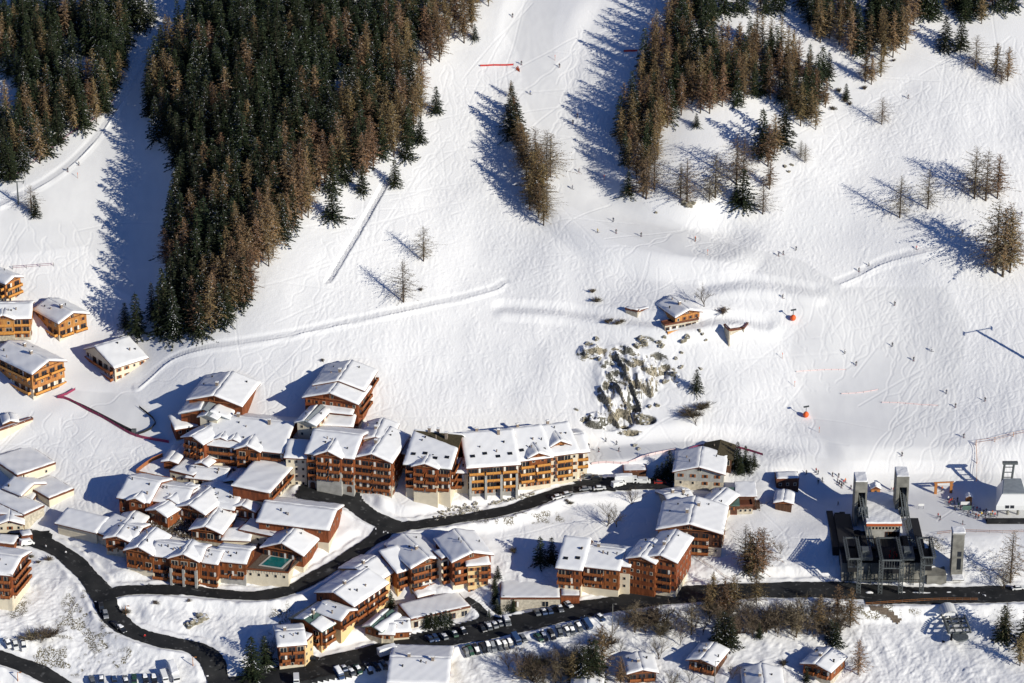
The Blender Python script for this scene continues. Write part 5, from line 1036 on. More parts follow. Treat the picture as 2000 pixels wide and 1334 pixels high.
def gantry():
    a, b = P(1827, 964), P(1857, 962); root = thing('start_gantry', 'orange timber gantry with a white banner over the piste', 'gantry', a); d = Vector(b)-Vector(a); d.z = 0
    for k in (0, 1): mb = MB(); q_ = d*k; mb.box(q_.x-.45, q_.x+.45, q_.y-.4, q_.y+.4, -1.5, 4.2, 0); mb.build('post', M_TIMB, root)
    mb = MB(); mb.bar((-.8, 0, 4.2), (d.x+.8, d.y, 4.2), .28); mb.bar((-.8, 0, 3.0), (d.x+.8, d.y, 3.0), .16); mb.build('beam', M_TIMB, root)
    mb = MB(); mb.box(.6, d.x-.6, -.12, -.05, 3.15, 3.95, 0); mb.build('banner', M_WHITE, root)
gantry()
def hut(u, v, label, m, w=2.2, h=2.8, cat='hut'):
    p = P(u, v); root = thing('ski_hut', label, cat, p); mb = MB(); mb.box(-w/2, w/2, 0, w, -1, h, 0); mb.build('wall', m, root)
    mb = MB(); mb.prism([(-w*.62, -.4, h), (w*.62, -.4, h), (0, -.4, h+w*.36)], None, (0, w+.8, 0), 0); r_ = mb.build('roof', M_FASC, root)
    mb = MB(); snow_slab(mb, [(-w*.62, -.4, h+.06), (0, -.4, h+w*.36+.05), (0, w+.4, h+w*.36+.05), (-w*.62, w+.4, h+.06)], .2); snow_slab(mb, [(0, -.4, h+w*.36+.05), (w*.62, -.4, h+.06), (w*.62, w+.4, h+.06), (0, w+.4, h+w*.36+.05)], .2); mb.build('snow_cover', M_RS, r_)
    mb = MB(); mb.box(-.4, .4, -.04, .02, 1.2, 2.2, 0); mb.build('window', M_GLASS, root)
hut(1892, 988, 'narrow orange wooden hut by the lift queue', M_TIMB, 2.0, 3.2)
hut(1710, 969, 'orange hut with a tented snow roof between the concrete towers', M_TIMB, 3.0, 2.8)
def board(u, v, w, h, label, rz=0, m=M_WHITE, cat='sign', lift=1.2):
    p = P(u, v); root = thing('sign_board', label, cat, p, rz); mb = MB(); mb.box(-w/2, w/2, -.06, .06, lift, lift+h, 0); mb.build('panel', m, root); mb = MB()
    for s in (-1, 1): mb.bar((s*w*.4, .1, -.6), (s*w*.4, .1, lift+h), .07)
    mb.build('posts', M_STEEL, root)
board(1742, 958, 1.0, 4.0, 'tall white narrow sign between the concrete towers', lift=.3); board(1799, 994, 2.0, .8, 'small white board on the snow right of the station'); board(1888, 1002, 3.0, 1.6, 'green piste map board in the lift queue', m=M_GREEN); board(1885, 992, 3.2, 1.2, 'white sign with a snowy top above the map board')
# ---- snow gun pads, fences, nets, carpets
def padball(u, v, label):
    p = P(u, v); root = thing('snow_gun', label, 'snow gun', p); mb = MB(); mb.bar((0, 0, -.5), (0, 0, 4.2), .12, n=6); mb.bar((-.9, 0, 4.0), (.9, -.5, 4.6), .32, n=10); mb.build('lance', M_STEEL, root)
    bm_ = MB(); n = 10
    vs = [(1.05*math.sin(math.pi*i/6)*math.cos(2*math.pi*j/n), 1.05*math.sin(math.pi*i/6)*math.sin(2*math.pi*j/n), 1.1+1.15*math.cos(math.pi*i/6)) for i in range(7) for j in range(n)]
    bm_.add(vs, [(i*n+j, (i+1)*n+j, (i+1)*n+(j+1) % n, i*n+(j+1) % n) for i in range(6) for j in range(n)]); bm_.build('protective_pad', M_ORANGE, root, True)
padball(1549, 626, 'snow gun with orange padding right of the mountain chalet'); padball(1574, 815, 'snow gun with orange padding low on the main piste edge')
def netline(name, label, pts, h, m, cat='fence', step=2.5, solid=True, thick=.05, post=M_STEEL, group=None, pr=.05):
    w = wpath(pts, step, 0); root = thing(name, label, cat, w[0], 0, group); o_ = w[0]; mb = MB(); pm = MB()
    for k in range(len(w)):
        p = Vector(w[k]-o_); pm.bar(p-Vector((0, 0, .4)), p+Vector((0, 0, h+.15)), pr)
        if k:
            q_ = Vector(w[k-1]-o_)
            if solid: mb.add([q_+Vector((0, 0, .1)), p+Vector((0, 0, .1)), p+Vector((0, 0, h)), q_+Vector((0, 0, h))], [(0,1,2,3)])
            else: mb.bar(q_+Vector((0, 0, h)), p+Vector((0, 0, h)), thick); mb.bar(q_+Vector((0, 0, h*.5)), p+Vector((0, 0, h*.5)), thick)
    pm.build('posts', post, root); mb.build('net' if solid else 'rope', m, root); return root
netline('safety_net', 'crimson safety net along the lower side of the carpet lift', [(112,778),(135,783),(200,817),(262,852),(330,866)], 1.2, M_NET)
netline('safety_net', 'short crimson net at the top of the carpet lift', [(112,778),(130,772),(147,762)], 1.0, M_NET)
netline('safety_net', 'bright red net strung across the side of the main piste', [(938,130),(970,129),(1003,128)], .8, M_RED)
netline('safety_net', 'small red net at the end of the net line on the piste', [(1008,137),(1015,141)], 1.4, M_ORANGE, step=1)
netline('safety_net', 'pale red net low across the nursery piste', [(1555,727),(1600,724),(1652,723)], .45, M_PINK); netline('safety_net', 'pale red net across the piste below the first', [(1643,770),(1680,768),(1715,762)], .45, M_PINK); netline('safety_net', 'longest pale red net lying across the piste', [(1722,787),(1760,788),(1832,793)], .45, M_PINK)
netline('safety_net', 'red netting on the bank behind the last orange balconied block', [(1155,908),(1180,905),(1230,905),(1270,890),(1320,880)], .9, M_PINK); netline('safety_net', 'red net on the piste edge behind the dark barn', [(1330,885),(1375,872),(1440,876),(1490,890)], .9, M_NET)
netline('safety_net', 'red net strip in the tree shadows beside the right wood', [(1218,102),(1245,101)], .9, M_RED); netline('rope_fence', 'rope fence with posts on the snow above the left chalets', [(25,526),(50,524),(78,522),(105,520)], 1.3, M_NET, solid=False, step=4.5, pr=.09)
netline('rope_fence', 'fence along the upper side of the left piste', [(20,352),(90,300),(150,255),(185,235),(225,195)], 1.0, M_NET, solid=False, step=4)
netline('rope_fence', 'orange posted fence curving above the chairlift station', [(1907,940),(1908,915),(1907,890),(1906,870)], 1.6, M_TIMB, solid=False, step=4, post=M_TIMB, pr=.10); netline('rope_fence', 'orange posted fence running to the right border', [(1906,868),(1942,863),(1978,853),(2015,845)], 1.6, M_TIMB, solid=False, step=5, post=M_TIMB, pr=.10)
netline('rope_fence', 'thin fence on the snow lip below the lift queue', [(1830,1045),(1880,1040),(1950,1042),(2010,1040)], 1.1, M_TIMB, solid=False, step=4)
netline('barrier_row', 'rows of queue barriers leading to the chairlift', [(1850,975),(1880,986),(1915,1000),(1940,1012)], 1.1, M_STEEL, solid=False, step=2, cat='barrier'); netline('barrier_row', 'second line of queue barriers nearer the road', [(1845,984),(1875,996),(1905,1008),(1930,1018)], 1.1, M_STEEL, solid=False, step=2, cat='barrier')
netline('terrace_fence', 'brown timber fence round the left end of the hotel terrace', [(266,925),(278,915),(300,900),(318,893)], 1.6, M_SHUT, step=3); netline('terrace_fence', 'brown timber fence on the terrace front above the rear row', [(268,925),(300,932),(345,940)], 1.2, M_SHUT, step=3)
netline('bridge_railing', 'wooden railing over the culvert beside the lower road', [(1690,1183),(1760,1178),(1830,1174),(1910,1174)], 1.1, M_TIMB, solid=False, step=2.5)
netline('terrace_railing', 'wooden rail around the outdoor restaurant terrace', [(1405,998),(1440,997),(1475,990)], 1.6, M_SHUT, solid=False, step=1.5)
netline('path_fence', 'dark fence climbing the snow right of the elevator tower', [(1880,1075),(1900,1105),(1935,1135)], .9, M_STEEL, solid=False)
netline('path_fence', 'long fence along the path above the brown larches', [(1338,1072),(1380,1105),(1440,1140)], 1.0, M_SHUT, solid=False); netline('retaining_fence', 'black curved fence in the shade above the hotel', [(272,797),(300,820),(303,832),(290,842),(268,850)], 1.0, M_BLACK)
def carpet():
    w = wpath([(128,777),(190,808),(262,846)], 2, 4); root = thing('carpet_lift', 'dark conveyor carpet lift running down beside the crimson net', 'ski lift', w[0]); o_ = w[0]; mb = MB()
    for k in range(1, len(w)):
        a, b = Vector(w[k-1]-o_), Vector(w[k]-o_); n_ = Vector((-(b-a).y, (b-a).x, 0)).normalized()*.55; z = Vector((0, 0, .45)); mb.add([a-n_+z, b-n_+z, b+n_+z, a+n_+z, a-n_, b-n_, b+n_, a+n_], [(0,1,2,3), (0,4,5,1), (3,2,6,7)])
    mb.build('belt', M_BLACK, root); e = Vector(w[-1]-o_); mb = MB(); mb.box(e.x-.8, e.x+.8, e.y-.6, e.y+.6, -.3+e.z, e.z+1.2, 0); mb.build('drive_unit', M_STEEL, root)
carpet()
def lamp(u, v, h, label, m=M_STEEL, name='lamp_post', cat='lamp'):
    p = P(u, v); root = thing(name, label, cat, p); mb = MB(); mb.bar((0, 0, -.6), (0, 0, h), .16, n=6, r2=.10); mb.build('pole', m, root); mb = MB(); mb.bar((0, 0, h), (.9, -.3, h+.15), .07); mb.box(.6, 1.3, -.5, -.1, h+.05, h+.25, 0); mb.build('lamp_head', m, root)
lamp(1196, 1237, 11, 'tall pale pole beside the road left of the thicket', M_CONC); lamp(1439, 1172, 7, 'thin pale pole on the road edge among orange larches', M_CONC); lamp(1396, 1334, 8, 'pale pole in front of the second small chalet', M_CONC)
for u, v in ((246,1200),(377,1300),(1133,940),(583,1090),(35,1330)): lamp(u, v, 3.2, {246:'yellow street lamp at the road fork',377:'yellow street lamp at the lower hairpin',1133:'orange post at the corner of the last apartment block',583:'slim lamp behind the pool terrace',35:'yellow lamp near the bottom left corner'}[u], M_TIMB)
# rock boulders poking out of the snow
def boulder_mesh(seed):
    r = random.Random(seed); bm = __import__('bmesh').new(); __import__('bmesh').ops.create_icosphere(bm, subdivisions=3, radius=1)
    for v in bm.verts:
        p = v.co; k = 1+.30*math.sin(p.x*3.1+seed)*math.cos(p.y*2.7+seed*2)+.16*math.sin(p.z*6+p.x*5+seed); v.co = Vector((round(p.x*k*4)/4*.6+p.x*k*.4, p.y*k, p.z*k*.75))
    me = bpy.data.meshes.new('boulder'); bm.to_mesh(me); bm.free(); me.materials.append(M_BOULD); return me
def rockmat():
    m = mat('snowy rock', (.36, .32, .24), .9, .5, 1.5, .8, col2=(.13, .12, .085)); nt = m.node_tree; N = nt.nodes; L = nt.links; b = N['Principled BSDF']; src = b.inputs['Base Color'].links[0].from_socket
    g = N.new('ShaderNodeNewGeometry'); s = N.new('ShaderNodeSeparateXYZ'); L.new(g.outputs['Normal'], s.inputs[0]); mr = N.new('ShaderNodeMapRange'); mr.inputs['From Min'].default_value = .90; mr.inputs['From Max'].default_value = .98; L.new(s.outputs['Z'], mr.inputs[0])
    mx = N.new('ShaderNodeMix'); mx.data_type = 'RGBA'; L.new(mr.outputs[0], mx.inputs['Factor']); L.new(src, mx.inputs['A']); mx.inputs['B'].default_value = (.83, .84, .86, 1); L.new(mx.outputs['Result'], b.inputs['Base Color']); return m
M_BOULD = rockmat(); BO = [boulder_mesh(k) for k in range(4)]
def rock(u, v, s, label, group=None, sz=1.0):
    o = link('rock', BO[rng.integers(4)], None, P(u, v), rng.uniform(0, 6), (s, s*.7, s*.8*sz)); tag(o, label, 'rock', group)
for u, v, s in [(1252,820,2.6),(1262,826,2.0),(1247,812,1.8),(1240,870,1.0),(1247,877,.9),(1268,793,1.0),(1283,791,1.1),(1300,745,1.3),(1312,730,1.6),(1320,700,.9),(1330,717,1.0),(1331,688,.8),(1342,658,1.4),(1335,665,1.3),(1366,645,.9),(1372,652,.8),(1378,664,.7),(1250,660,1.4),(1258,668,1.6),(1244,675,1.6),(1286,668,1.2),(1292,676,1.3),(1297,658,.9),(1150,672,1.3),(1145,690,1.4),(1165,662,1.2),(1170,700,1.1),(1138,820,1.2),(1125,800,.8),(1368,720,.8)]:
    rock(u, v, s, 'snow dusted rock poking out around the cliff below the mountain chalet', 'rocks around the cliff')
for u, v, s in [(1340,398,2.0),(1352,396,1.5),(1347,402,1.2),(1533,325,.9),(1540,335,.8),(1546,322,.8),(1281,415,.7)]: rock(u, v, s, 'small rock on the snow below the brown wood', 'rocks below the brown wood')
for u, v, s in [(395,1206,2.2),(388,1212,2.0),(380,1217,1.8),(368,1222,1.6)]: rock(u, v, s, 'ochre stone of the short retaining wall inside the road loop', 'stones inside the road loop')
for k in range(34):
    t = k/33; rock(848+85*t+rng.normal(0, 2), 1010-24*t+8*math.sin(k), rng.uniform(.45, .85), 'stone of the rubble bank between the road and the upper blocks', 'rubble bank stones')
for k in range(22):
    t = k/21; rock(955+85*t, 985-20*t+rng.normal(0, 2), rng.uniform(.45, .85), 'stone of the rubble bank between the road and the upper blocks', 'rubble bank stones')

sheet('terrace', [(1405,985),(1482,978),(1486,996),(1412,1004)], M_WOODD, .3)
for k, (u, v) in enumerate([(1412,994),(1424,993),(1437,992),(1450,990),(1463,989),(1475,987),(1430,999),(1445,998),(1460,996)]):
    o = thing('parasol', 'closed dark parasol on the restaurant terrace', 'parasol', P(u, v, .3), 0, 'parasols on the restaurant terrace'); mb = MB(); mb.bar((0, 0, 0), (0, 0, 2.6), .05, n=6); mb.build('pole', M_SHUT, o); mb = MB(); mb.bar((0, 0, 1.0), (0, 0, 2.5), .28, n=8, r2=.08); mb.build('canopy', M_BLACK, o)
# ================================================================ vehicles
M_TYRE = mat('tyre rubber', (.02, .02, .02), .9); M_LAMP = mat('headlamp glass', (.6, .6, .62), .2)
def paint(n, c): return mat('car paint '+n, c, .28, 0, 1, spec=.6)
PNT = {'silver': paint('silver', (.26, .27, .28)), 'white': paint('white', (.75, .75, .73)), 'black': paint('black', (.02, .02, .022)), 'blue': paint('blue', (.03, .06, .14)), 'red': paint('red', (.30, .03, .025)), 'grey': paint('grey', (.14, .15, .16)), 'green': paint('green', (.03, .08, .05))}
def loft(mb, prof, w0, w1, m=0, split=None):
    """side profile (y, z, half width) loops joined into a body"""
    n = len(prof); vs = [(-w, y, z) for y, z, w in prof]+[(w, y, z) for y, z, w in prof]
    mb.add(vs, [tuple(range(n)), tuple(range(2*n-1, n-1, -1))]+[((k+1) % n, k, n+k, n+(k+1) % n) for k in range(n)], m)
CARM = {}
def car_parts(kind):
    if kind in CARM: return CARM[kind]
    r = {}
    if kind in ('car', 'estate'):
        e = .5 if kind == 'estate' else 0
        mb = MB(); loft(mb, [(-2.15,.35,.80),(-2.2,.62,.82),(-2.05,.80,.80),(-1.0,.92,.83),(1.5,.95,.84),(2.05,.90,.80),(2.15,.6,.80),(2.1,.32,.78)], 0, 0); r['body'] = (mb, None)
        mb = MB(); loft(mb, [(-1.15,.92,.78),(-.45,1.36,.64),(1.0+e,1.42,.64),(1.65+e*.6,.95,.76)], 0, 0); r['cabin'] = (mb, M_GLASS)
        mb = MB(); loft(mb, [(-.42,1.36,.63),(-.35,1.43,.60),(.95+e,1.47,.60),(1.02+e,1.42,.62)], 0, 0); r['roof'] = (mb, None)
        hh, yw = .33, (-1.35, 1.35); sn = (-.4, 1.0+e, 1.46, .6)
    elif kind == 'van':
        mb = MB(); loft(mb, [(-2.5,.4,.95),(-2.55,.9,.95),(-1.9,1.2,.95),(-1.35,2.0,.88),(2.5,2.1,.9),(2.6,.4,.95)], 0, 0); r['body'] = (mb, None)
        mb = MB(); mb.box(-.80, .80, -1.98, -1.88, 1.28, 1.85, 0); mb.box(-.93, .93, -1.2, .2, 1.25, 1.8, 0); r['cabin'] = (mb, M_GLASS); hh, yw = .38, (-1.6, 1.6); sn = (-1.25, 2.4, 2.08, .85)
    else:   # truck / bus
        mb = MB(); mb.box(-1.2, 1.2, -1.6, 4.6, .8, 3.1, 0); loft(mb, [(-3.4,.5,1.1),(-3.5,1.2,1.1),(-3.2,2.3,1.05),(-1.7,2.4,1.1),(-1.7,.5,1.1)], 0, 0); r['body'] = (mb, None)
        mb = MB(); mb.box(-1.0, 1.0, -3.5, -3.25, 1.4, 2.1, 0); mb.box(-1.13, 1.13, -2.9, -2.1, 1.4, 2.1, 0); r['cabin'] = (mb, M_GLASS); hh, yw = .5, (-2.6, 3.2); sn = (-1.5, 4.5, 3.1, 1.15)
    out = [(n, mb.mesh(n, m or PNT['grey']), m is None) for n, (mb, m) in r.items()]
    wb = MB(); wb.bar((-.12, 0, 0), (.12, 0, 0), hh, 0, 12); wm = wb.mesh('wheel', M_TYRE)
    hb = MB(); hb.box(-.16, .16, -.04, .04, -.09, .09, 0); hm = hb.mesh('headlight', M_LAMP)
    sb = MB(); y0, y1, z, w = sn; snow_slab(sb, [(-w, y0, z), (w, y0, z), (w, y1, z), (-w, y1, z)], .16); sm = sb.mesh('snow_cover', M_RS)
    CARM[kind] = (out, wm, hm, sm, hh, yw, {'car': .8, 'estate': .8, 'van': .93}.get(kind, 1.1), {'car': (-2.17, .66), 'estate': (-2.17, .66), 'van': (-2.56, .85)}.get(kind, (-3.5, 1.0))); return CARM[kind]
_pm = {}
def vehicle(u, v, ang, kind, col, snowy, label, group=None):
    out, wm, hm, sm, hh, yw, hw, hl = car_parts(kind); p = P(u, v); 
    z = float(hsamp(p[0], p[1])); d = Vector((math.sin(-R(ang)), math.cos(R(ang)))); z1 = float(hsamp(p[0]+d.x*1.8, p[1]+d.y*1.8)); z0 = float(hsamp(p[0]-d.x*1.8, p[1]-d.y*1.8))
    o = thing({'car': 'parked_car', 'estate': 'parked_car', 'van': 'van', 'truck': 'truck'}[kind], label, {'car': 'car', 'estate': 'car', 'van': 'van', 'truck': 'truck'}[kind], (p[0], p[1], (z0+z1)/2+.14), 0, group)
    o.rotation_euler = (math.atan2(z1-z0, 3.6), 0, R(ang))
    for n, me, pt in out:
        if pt:
            key = (me.name, col)
            if key not in _pm: m2 = me.copy(); m2.materials[0] = PNT[col]; _pm[key] = m2
            me = _pm[key]
        link(n, me, o)
    for y in yw:
        for s in (-1, 1): link('wheel', wm, o, (s*(hw-.06), y, hh))
    for s in (-1, 1): link('headlight', hm, o, (s*(hw-.25), hl[0], hl[1]))
    if snowy: link('snow_cover', sm, o)
CN = ['silver', 'black', 'blue', 'grey', 'black', 'grey', 'grey', 'grey', 'green', 'blue']
def cars(lst, ang, lbl, grp, snow=.6):
    for k, (u, v) in enumerate(lst):
        u += RB.uniform(-2, 2); v += RB.uniform(-1.5, 1.5)
        c = CN[(k*3+len(lbl)) % 10]; s = RB.random() < snow
        vehicle(u, v, ang+RB.uniform(-9, 9)+(180 if RB.random() < .4 else 0), RB.choice(['car', 'car', 'estate', 'van'] if k % 3 == 0 else ['car', 'estate']), c, s, ('%s car %s' % (c, lbl)) if not s else ('snow covered %s car %s' % (c, lbl)), grp)
cars([(838,1252),(852,1249),(868,1247),(886,1240),(903,1235),(941,1231),(953,1227),(964,1224),(975,1221),(988,1218)], 25, 'on the near side of the parking below the garages', 'cars parked under the garage row')
cars([(1048,1199),(1060,1197),(1074,1195),(1093,1191)], 20, 'in front of the wide garage building', 'cars before the wide garage')
cars([(908,1275),(917,1273),(927,1271),(941,1267),(952,1266),(962,1264),(974,1261),(985,1259),(997,1257),(1010,1254),(1022,1251),(1050,1248),(1064,1245),(1077,1241),(1091,1237),(1104,1233),(1117,1230),(1130,1226),(1145,1219)], 28, 'in the long row on the outer side of the road', 'cars in the outer roadside row', .4)
cars([(662,1314),(672,1310),(686,1311),(701,1308),(719,1304),(734,1301),(748,1297)], 30, 'in the shade beside the bottom building', 'cars parked left of the bottom building', .4)
cars([(180,1334),(200,1331),(225,1332),(245,1331),(262,1330),(282,1330),(300,1329)], 12, 'in the shaded bay at the bottom left', 'cars in the bottom left bay', .3)
for a in [(152+1000,934,95,'estate','silver',0,'silver car by the orange post at the end of the upper row'),(1090,974,110,'car','white',1,'white snowed car lowest on the upper road edge'),(1108,969,112,'car','silver',1,'silver snowed car second on the upper road edge'),(1143,958,100,'car','silver',0,'silver car beside the snow edge of the upper parking'),(1171,957,98,'car','white',1,'white car left of the delivery truck'),
 (1208,950,120,'van','white',0,'white delivery van in the upper parking'),(1226,944,95,'truck','white',1,'white box truck in the upper parking'),(1256,944,90,'van','white',0,'white pickup van before the carport'),(1289,945,95,'car','red',0,'small red vehicle beside the spruces'),
 (206,1203,15,'estate','silver',0,'silver car parked on the verge above the bend'),(198,1190,15,'car','black',0,'dark car just above the silver one on the verge'),(237,1232,40,'estate','black',1,'black car with snowy roof on the bend'),(226,1224,40,'car','black',0,'black car behind the snowy roofed one'),
 (15,1261,30,'car','white',1,'white rounded car first at the left border'),(30,1265,20,'car','white',0,'white car second at the left border'),(46,1262,15,'car','white',0,'white car third at the left border'),(52,1066,125,'van','white',1,'white van on the dark forecourt'),(24,1064,110,'car','grey',0,'grey car on the dark forecourt'),(8,1060,110,'car','blue',1,'blue car at the left border of the forecourt'),
 (765,1278,115,'truck','white',1,'long snow covered bus in the shaded parking'),(579,1333,5,'van','white',0,'white van at the bottom border on the road'),(321,1326,20,'van','white',0,'white van second from the right in the bottom left bay'),(340,1322,20,'truck','white',1,'white truck at the right end of the bottom left bay'),(611,1290,80,'car','black',0,'dark car beside the yellow cornered house'),
 (1110,1184,30,'car','white',0,'white car under the red canopy'),(1988,1152,100,'car','white',1,'white car at the right border on the lower road'),(1172,1206,40,'car','blue',1,'blue car alone at the road bend by the thicket'),(1165,936,100,'car','black',0,'black car in the shade of the upper parking')]: vehicle(*a)
# ================================================================ people
SKIN = mat('skin', (.55, .34, .25), .6); M_SKI = mat('ski base', (.12, .12, .16), .4)
CL = {'black': (.02, .02, .025), 'red': (.55, .03, .03), 'blue': (.03, .08, .30), 'white': (.7, .7, .7), 'navy': (.02, .03, .08), 'orange': (.7, .18, .03), 'green': (.05, .18, .06), 'yellow': (.7, .5, .06), 'grey': (.12, .12, .13)}
CM = {k: mat('cloth '+k, c, .85) for k, c in CL.items()}
POSE = {   # joint coordinates: pelvis, chest, neck, head, knees, feet, elbows, hands
 'stand': dict(k=[(-.11,-.03,.48),(.11,-.03,.48)], f=[(-.12,.02,.06),(.12,.02,.06)], e=[(-.30,.02,1.12),(.30,.02,1.12)], h=[(-.30,-.16,.92),(.30,-.16,.92)], lean=0),
 'ski': dict(k=[(-.15,-.22,.46),(.15,-.20,.46)], f=[(-.14,-.02,.06),(.14,.0,.06)], e=[(-.36,-.08,1.02),(.36,-.08,1.02)], h=[(-.34,-.36,.95),(.34,-.36,.95)], lean=-.22),
 'walk': dict(k=[(-.10,-.18,.50),(.10,.06,.48)], f=[(-.10,-.22,.06),(.10,.30,.10)], e=[(-.28,.12,1.12),(.28,-.10,1.12)], h=[(-.27,.02,.90),(.27,-.30,.98)], lean=-.05)}
_pe = {}
def person_mesh(pose, jac, pan):
    key = (pose, jac, pan)
    if key in _pe: return _pe[key]
    q = POSE[pose]; ln = q['lean']; vs = [(0, ln*.1, .92), (0, ln*.5, 1.16), (0, ln, 1.40), (0, ln*1.15, 1.50), (0, ln*1.25-.01, 1.62), (0, ln*1.25-.01, 1.74)]; rd = [.15, .15, .16, .06, .10, .085]; ed = [(0,1), (1,2), (2,3), (3,4), (4,5)]
    for i, s in enumerate((-1, 1)):
        b = len(vs); vs += [(s*.10, ln*.1, .88), q['k'][i], q['f'][i], (q['f'][i][0], q['f'][i][1]-.2, .05)]; rd += [.105, .08, .065, .05]; ed += [(0, b), (b, b+1), (b+1, b+2), (b+2, b+3)]
        b = len(vs); vs += [(s*.20, ln, 1.38), q['e'][i], q['h'][i], (q['h'][i][0], q['h'][i][1]-.09, q['h'][i][2]-.02)]; rd += [.08, .06, .048, .042]; ed += [(2, b), (b, b+1), (b+1, b+2), (b+2, b+3)]
    me = bpy.data.meshes.new('p'); me.from_pydata(vs, ed, []); ob = bpy.data.objects.new('p', me); COL.objects.link(ob); md = ob.modifiers.new('s', 'SKIN')
    for i, r_ in enumerate(rd): me.skin_vertices[0].data[i].radius = (r_, r_*.8 if i < 3 else r_)
    me.skin_vertices[0].data[0].use_root = True; sb = ob.modifiers.new('b', 'SUBSURF'); sb.levels = 1
    dg = bpy.context.evaluated_depsgraph_get(); m2 = bpy.data.meshes.new_from_object(ob.evaluated_get(dg)); bpy.data.objects.remove(ob); m2.name = 'person'
    m2.materials.clear()
    for m in (CM[jac], CM[pan], SKIN, CM['black' if jac != 'black' else 'red']): m2.materials.append(m)
    for f in m2.polygons:
        c = f.center; f.material_index = 3 if c.z > 1.66 or c.z < .14 else 2 if c.z > 1.53 else 1 if c.z < .93 and abs(c.x) < .21 else 0
        f.use_smooth = True
    _pe[key] = m2; return m2
mb = MB()
for s in (-1, 1): mb.box(s*.13-.05, s*.13+.05, -.85, .80, .0, .035, 0); mb.bar((s*.13, -.85, .02), (s*.13, -1.0, .12), .05, 0)
SKIS = mb.mesh('skis', M_SKI); mb = MB()
for s in (-1, 1): mb.bar((s*.34, -.42, .98), (s*.44, -.1, .0), .018, 0)
POLES = mb.mesh('ski_poles', M_SKI)
def person(u, v, label, jac='black', pan='black', pose='ski', rz=None, group=None, ski=True, world=None):
    p = world if world is not None else P(u, v); o = link('person', person_mesh(pose, jac, pan), None, p, RB.uniform(-1.2, 1.2) if rz is None else rz, 1.0); tag(o, label, 'person', group)
    if ski: link('skis', SKIS, o); link('ski_poles', POLES, o)
PL = [(1001,33,'black','alone highest on the main piste'),(1018,126,'black','just above the orange net end'),(1012,136,'red','standing at the orange net end'),(1035,184,'blue','below the red net on the main piste'),(1093,131,'black','at the right rim of the main piste near its top'),(1128,229,'black','upper of a pair beside the tree shadows'),(1119,241,'black','lower of a pair beside the tree shadows'),(1130,336,'black','in the piste bend above the wood corner'),(1117,369,'navy','beside the foot of the tree strip'),
 (1198,432,'navy','uppermost of the four in the piste curve'),(1168,454,'yellow','leftmost of the four in the piste curve'),(1203,455,'black','lower middle of the four in the piste curve'),(1252,461,'black','rightmost of the four in the piste curve'),(1358,470,'black','beside a pole where the piste straightens'),(1520,500,'black','left skier of three where the pistes join'),(1529,497,'black','middle skier of three where the pistes join'),(1555,488,'navy','right skier of three where the pistes join'),
 (1697,519,'white','upper skier beside the groomed ledge'),(1677,530,'black','lower skier beside the groomed ledge'),(1789,487,'red','on the groomed ledge near the long tree shadow'),(1880,455,'black','inside the long tree shadow on the right'),(1995,420,'black','at the right border above the big larches'),(1748,596,'black','alone below the groomed ledge'),(1528,582,'black','above the upper orange snow gun'),
 (1743,676,'grey','middle of the wide nursery piste'),(1672,713,'black','on the left half of the nursery piste'),(1650,690,'white','barely visible on the left half of the nursery piste'),(1784,704,'black','right of centre on the nursery piste'),(1848,768,'navy','upper of three on the lower right piste'),(1924,783,'black','rightmost of three on the lower right piste'),(1866,795,'black','lowest of three on the lower right piste'),(1819,686,'white','among the bumps of the nursery piste'),
 (1762,890,'black','small figure above the right concrete tower'),(1882,854,'black','left of the orange posted fence'),(301,86,'black','high on the narrow left piste'),(155,323,'black','alone in the middle of the left piste'),(132,335,'black','left of the pole on the left piste'),(1470,310,'black','in the clearing under the brown wood'),(1773,192,'black','alone on the open upper right snowfield')]
for u, v, j, w in PL: person(u, v, 'skier in %s jacket %s' % (j, w), j, 'black')
for u, v, j, w in [(1150,873,'black','leftmost of five by the apartment corner'),(1170,882,'black','second of five by the apartment corner'),(1184,862,'grey','uppermost of five by the apartment corner'),(1205,868,'navy','third of five by the apartment corner'),(1208,881,'black','lowest of five by the apartment corner')]: person(u, v, 'skier in %s clothes %s' % (j, w), j, 'black')
for u, v, j, w in [(90,1072,'white','on the road by the forecourt'),(129,1084,'white','further down the road from the forecourt'),(291,1147,'grey','at the road fork beside the snow island'),(283,1247,'red','on the bend below the snow island'),(1637,987,'black','in the shade left of the station'),(1758,838,'black','by the piste map stand')][:5]: person(u, v, 'walker in %s clothes %s' % (j, w), j, 'black', 'walk', ski=False)
for k, (u, y) in enumerate([(1738,5),(1741,8),(1745,4),(1749,7),(1752,5.5)]): person(0, 0, 'skier in red standing in the middle docking bay of the station', 'red', 'red', 'stand', group='red dressed people in the docking bay', ski=False, world=(GX_(u)+GO[0], GO[1]+y, GO[2]+GZ+1.0))
for k, (u, v, j) in enumerate([(1626,930,'black'),(1638,932,'black'),(1594,922,'red'),(1598,926,'grey'),(1640,946,'black'),(1644,948,'navy'),(1648,945,'red'),(1651,942,'orange'),(1636,943,'black'),(1643,952,'black'),(1575,926,'grey'),(1606,940,'grey'),(1598,944,'black'),(1668,958,'red'),(1672,962,'grey'),(1662,955,'black')]):
    person(u, v, 'skier of the loose gathering left of the concrete towers', j, 'black', 'stand', group='skiers gathered left of the towers')
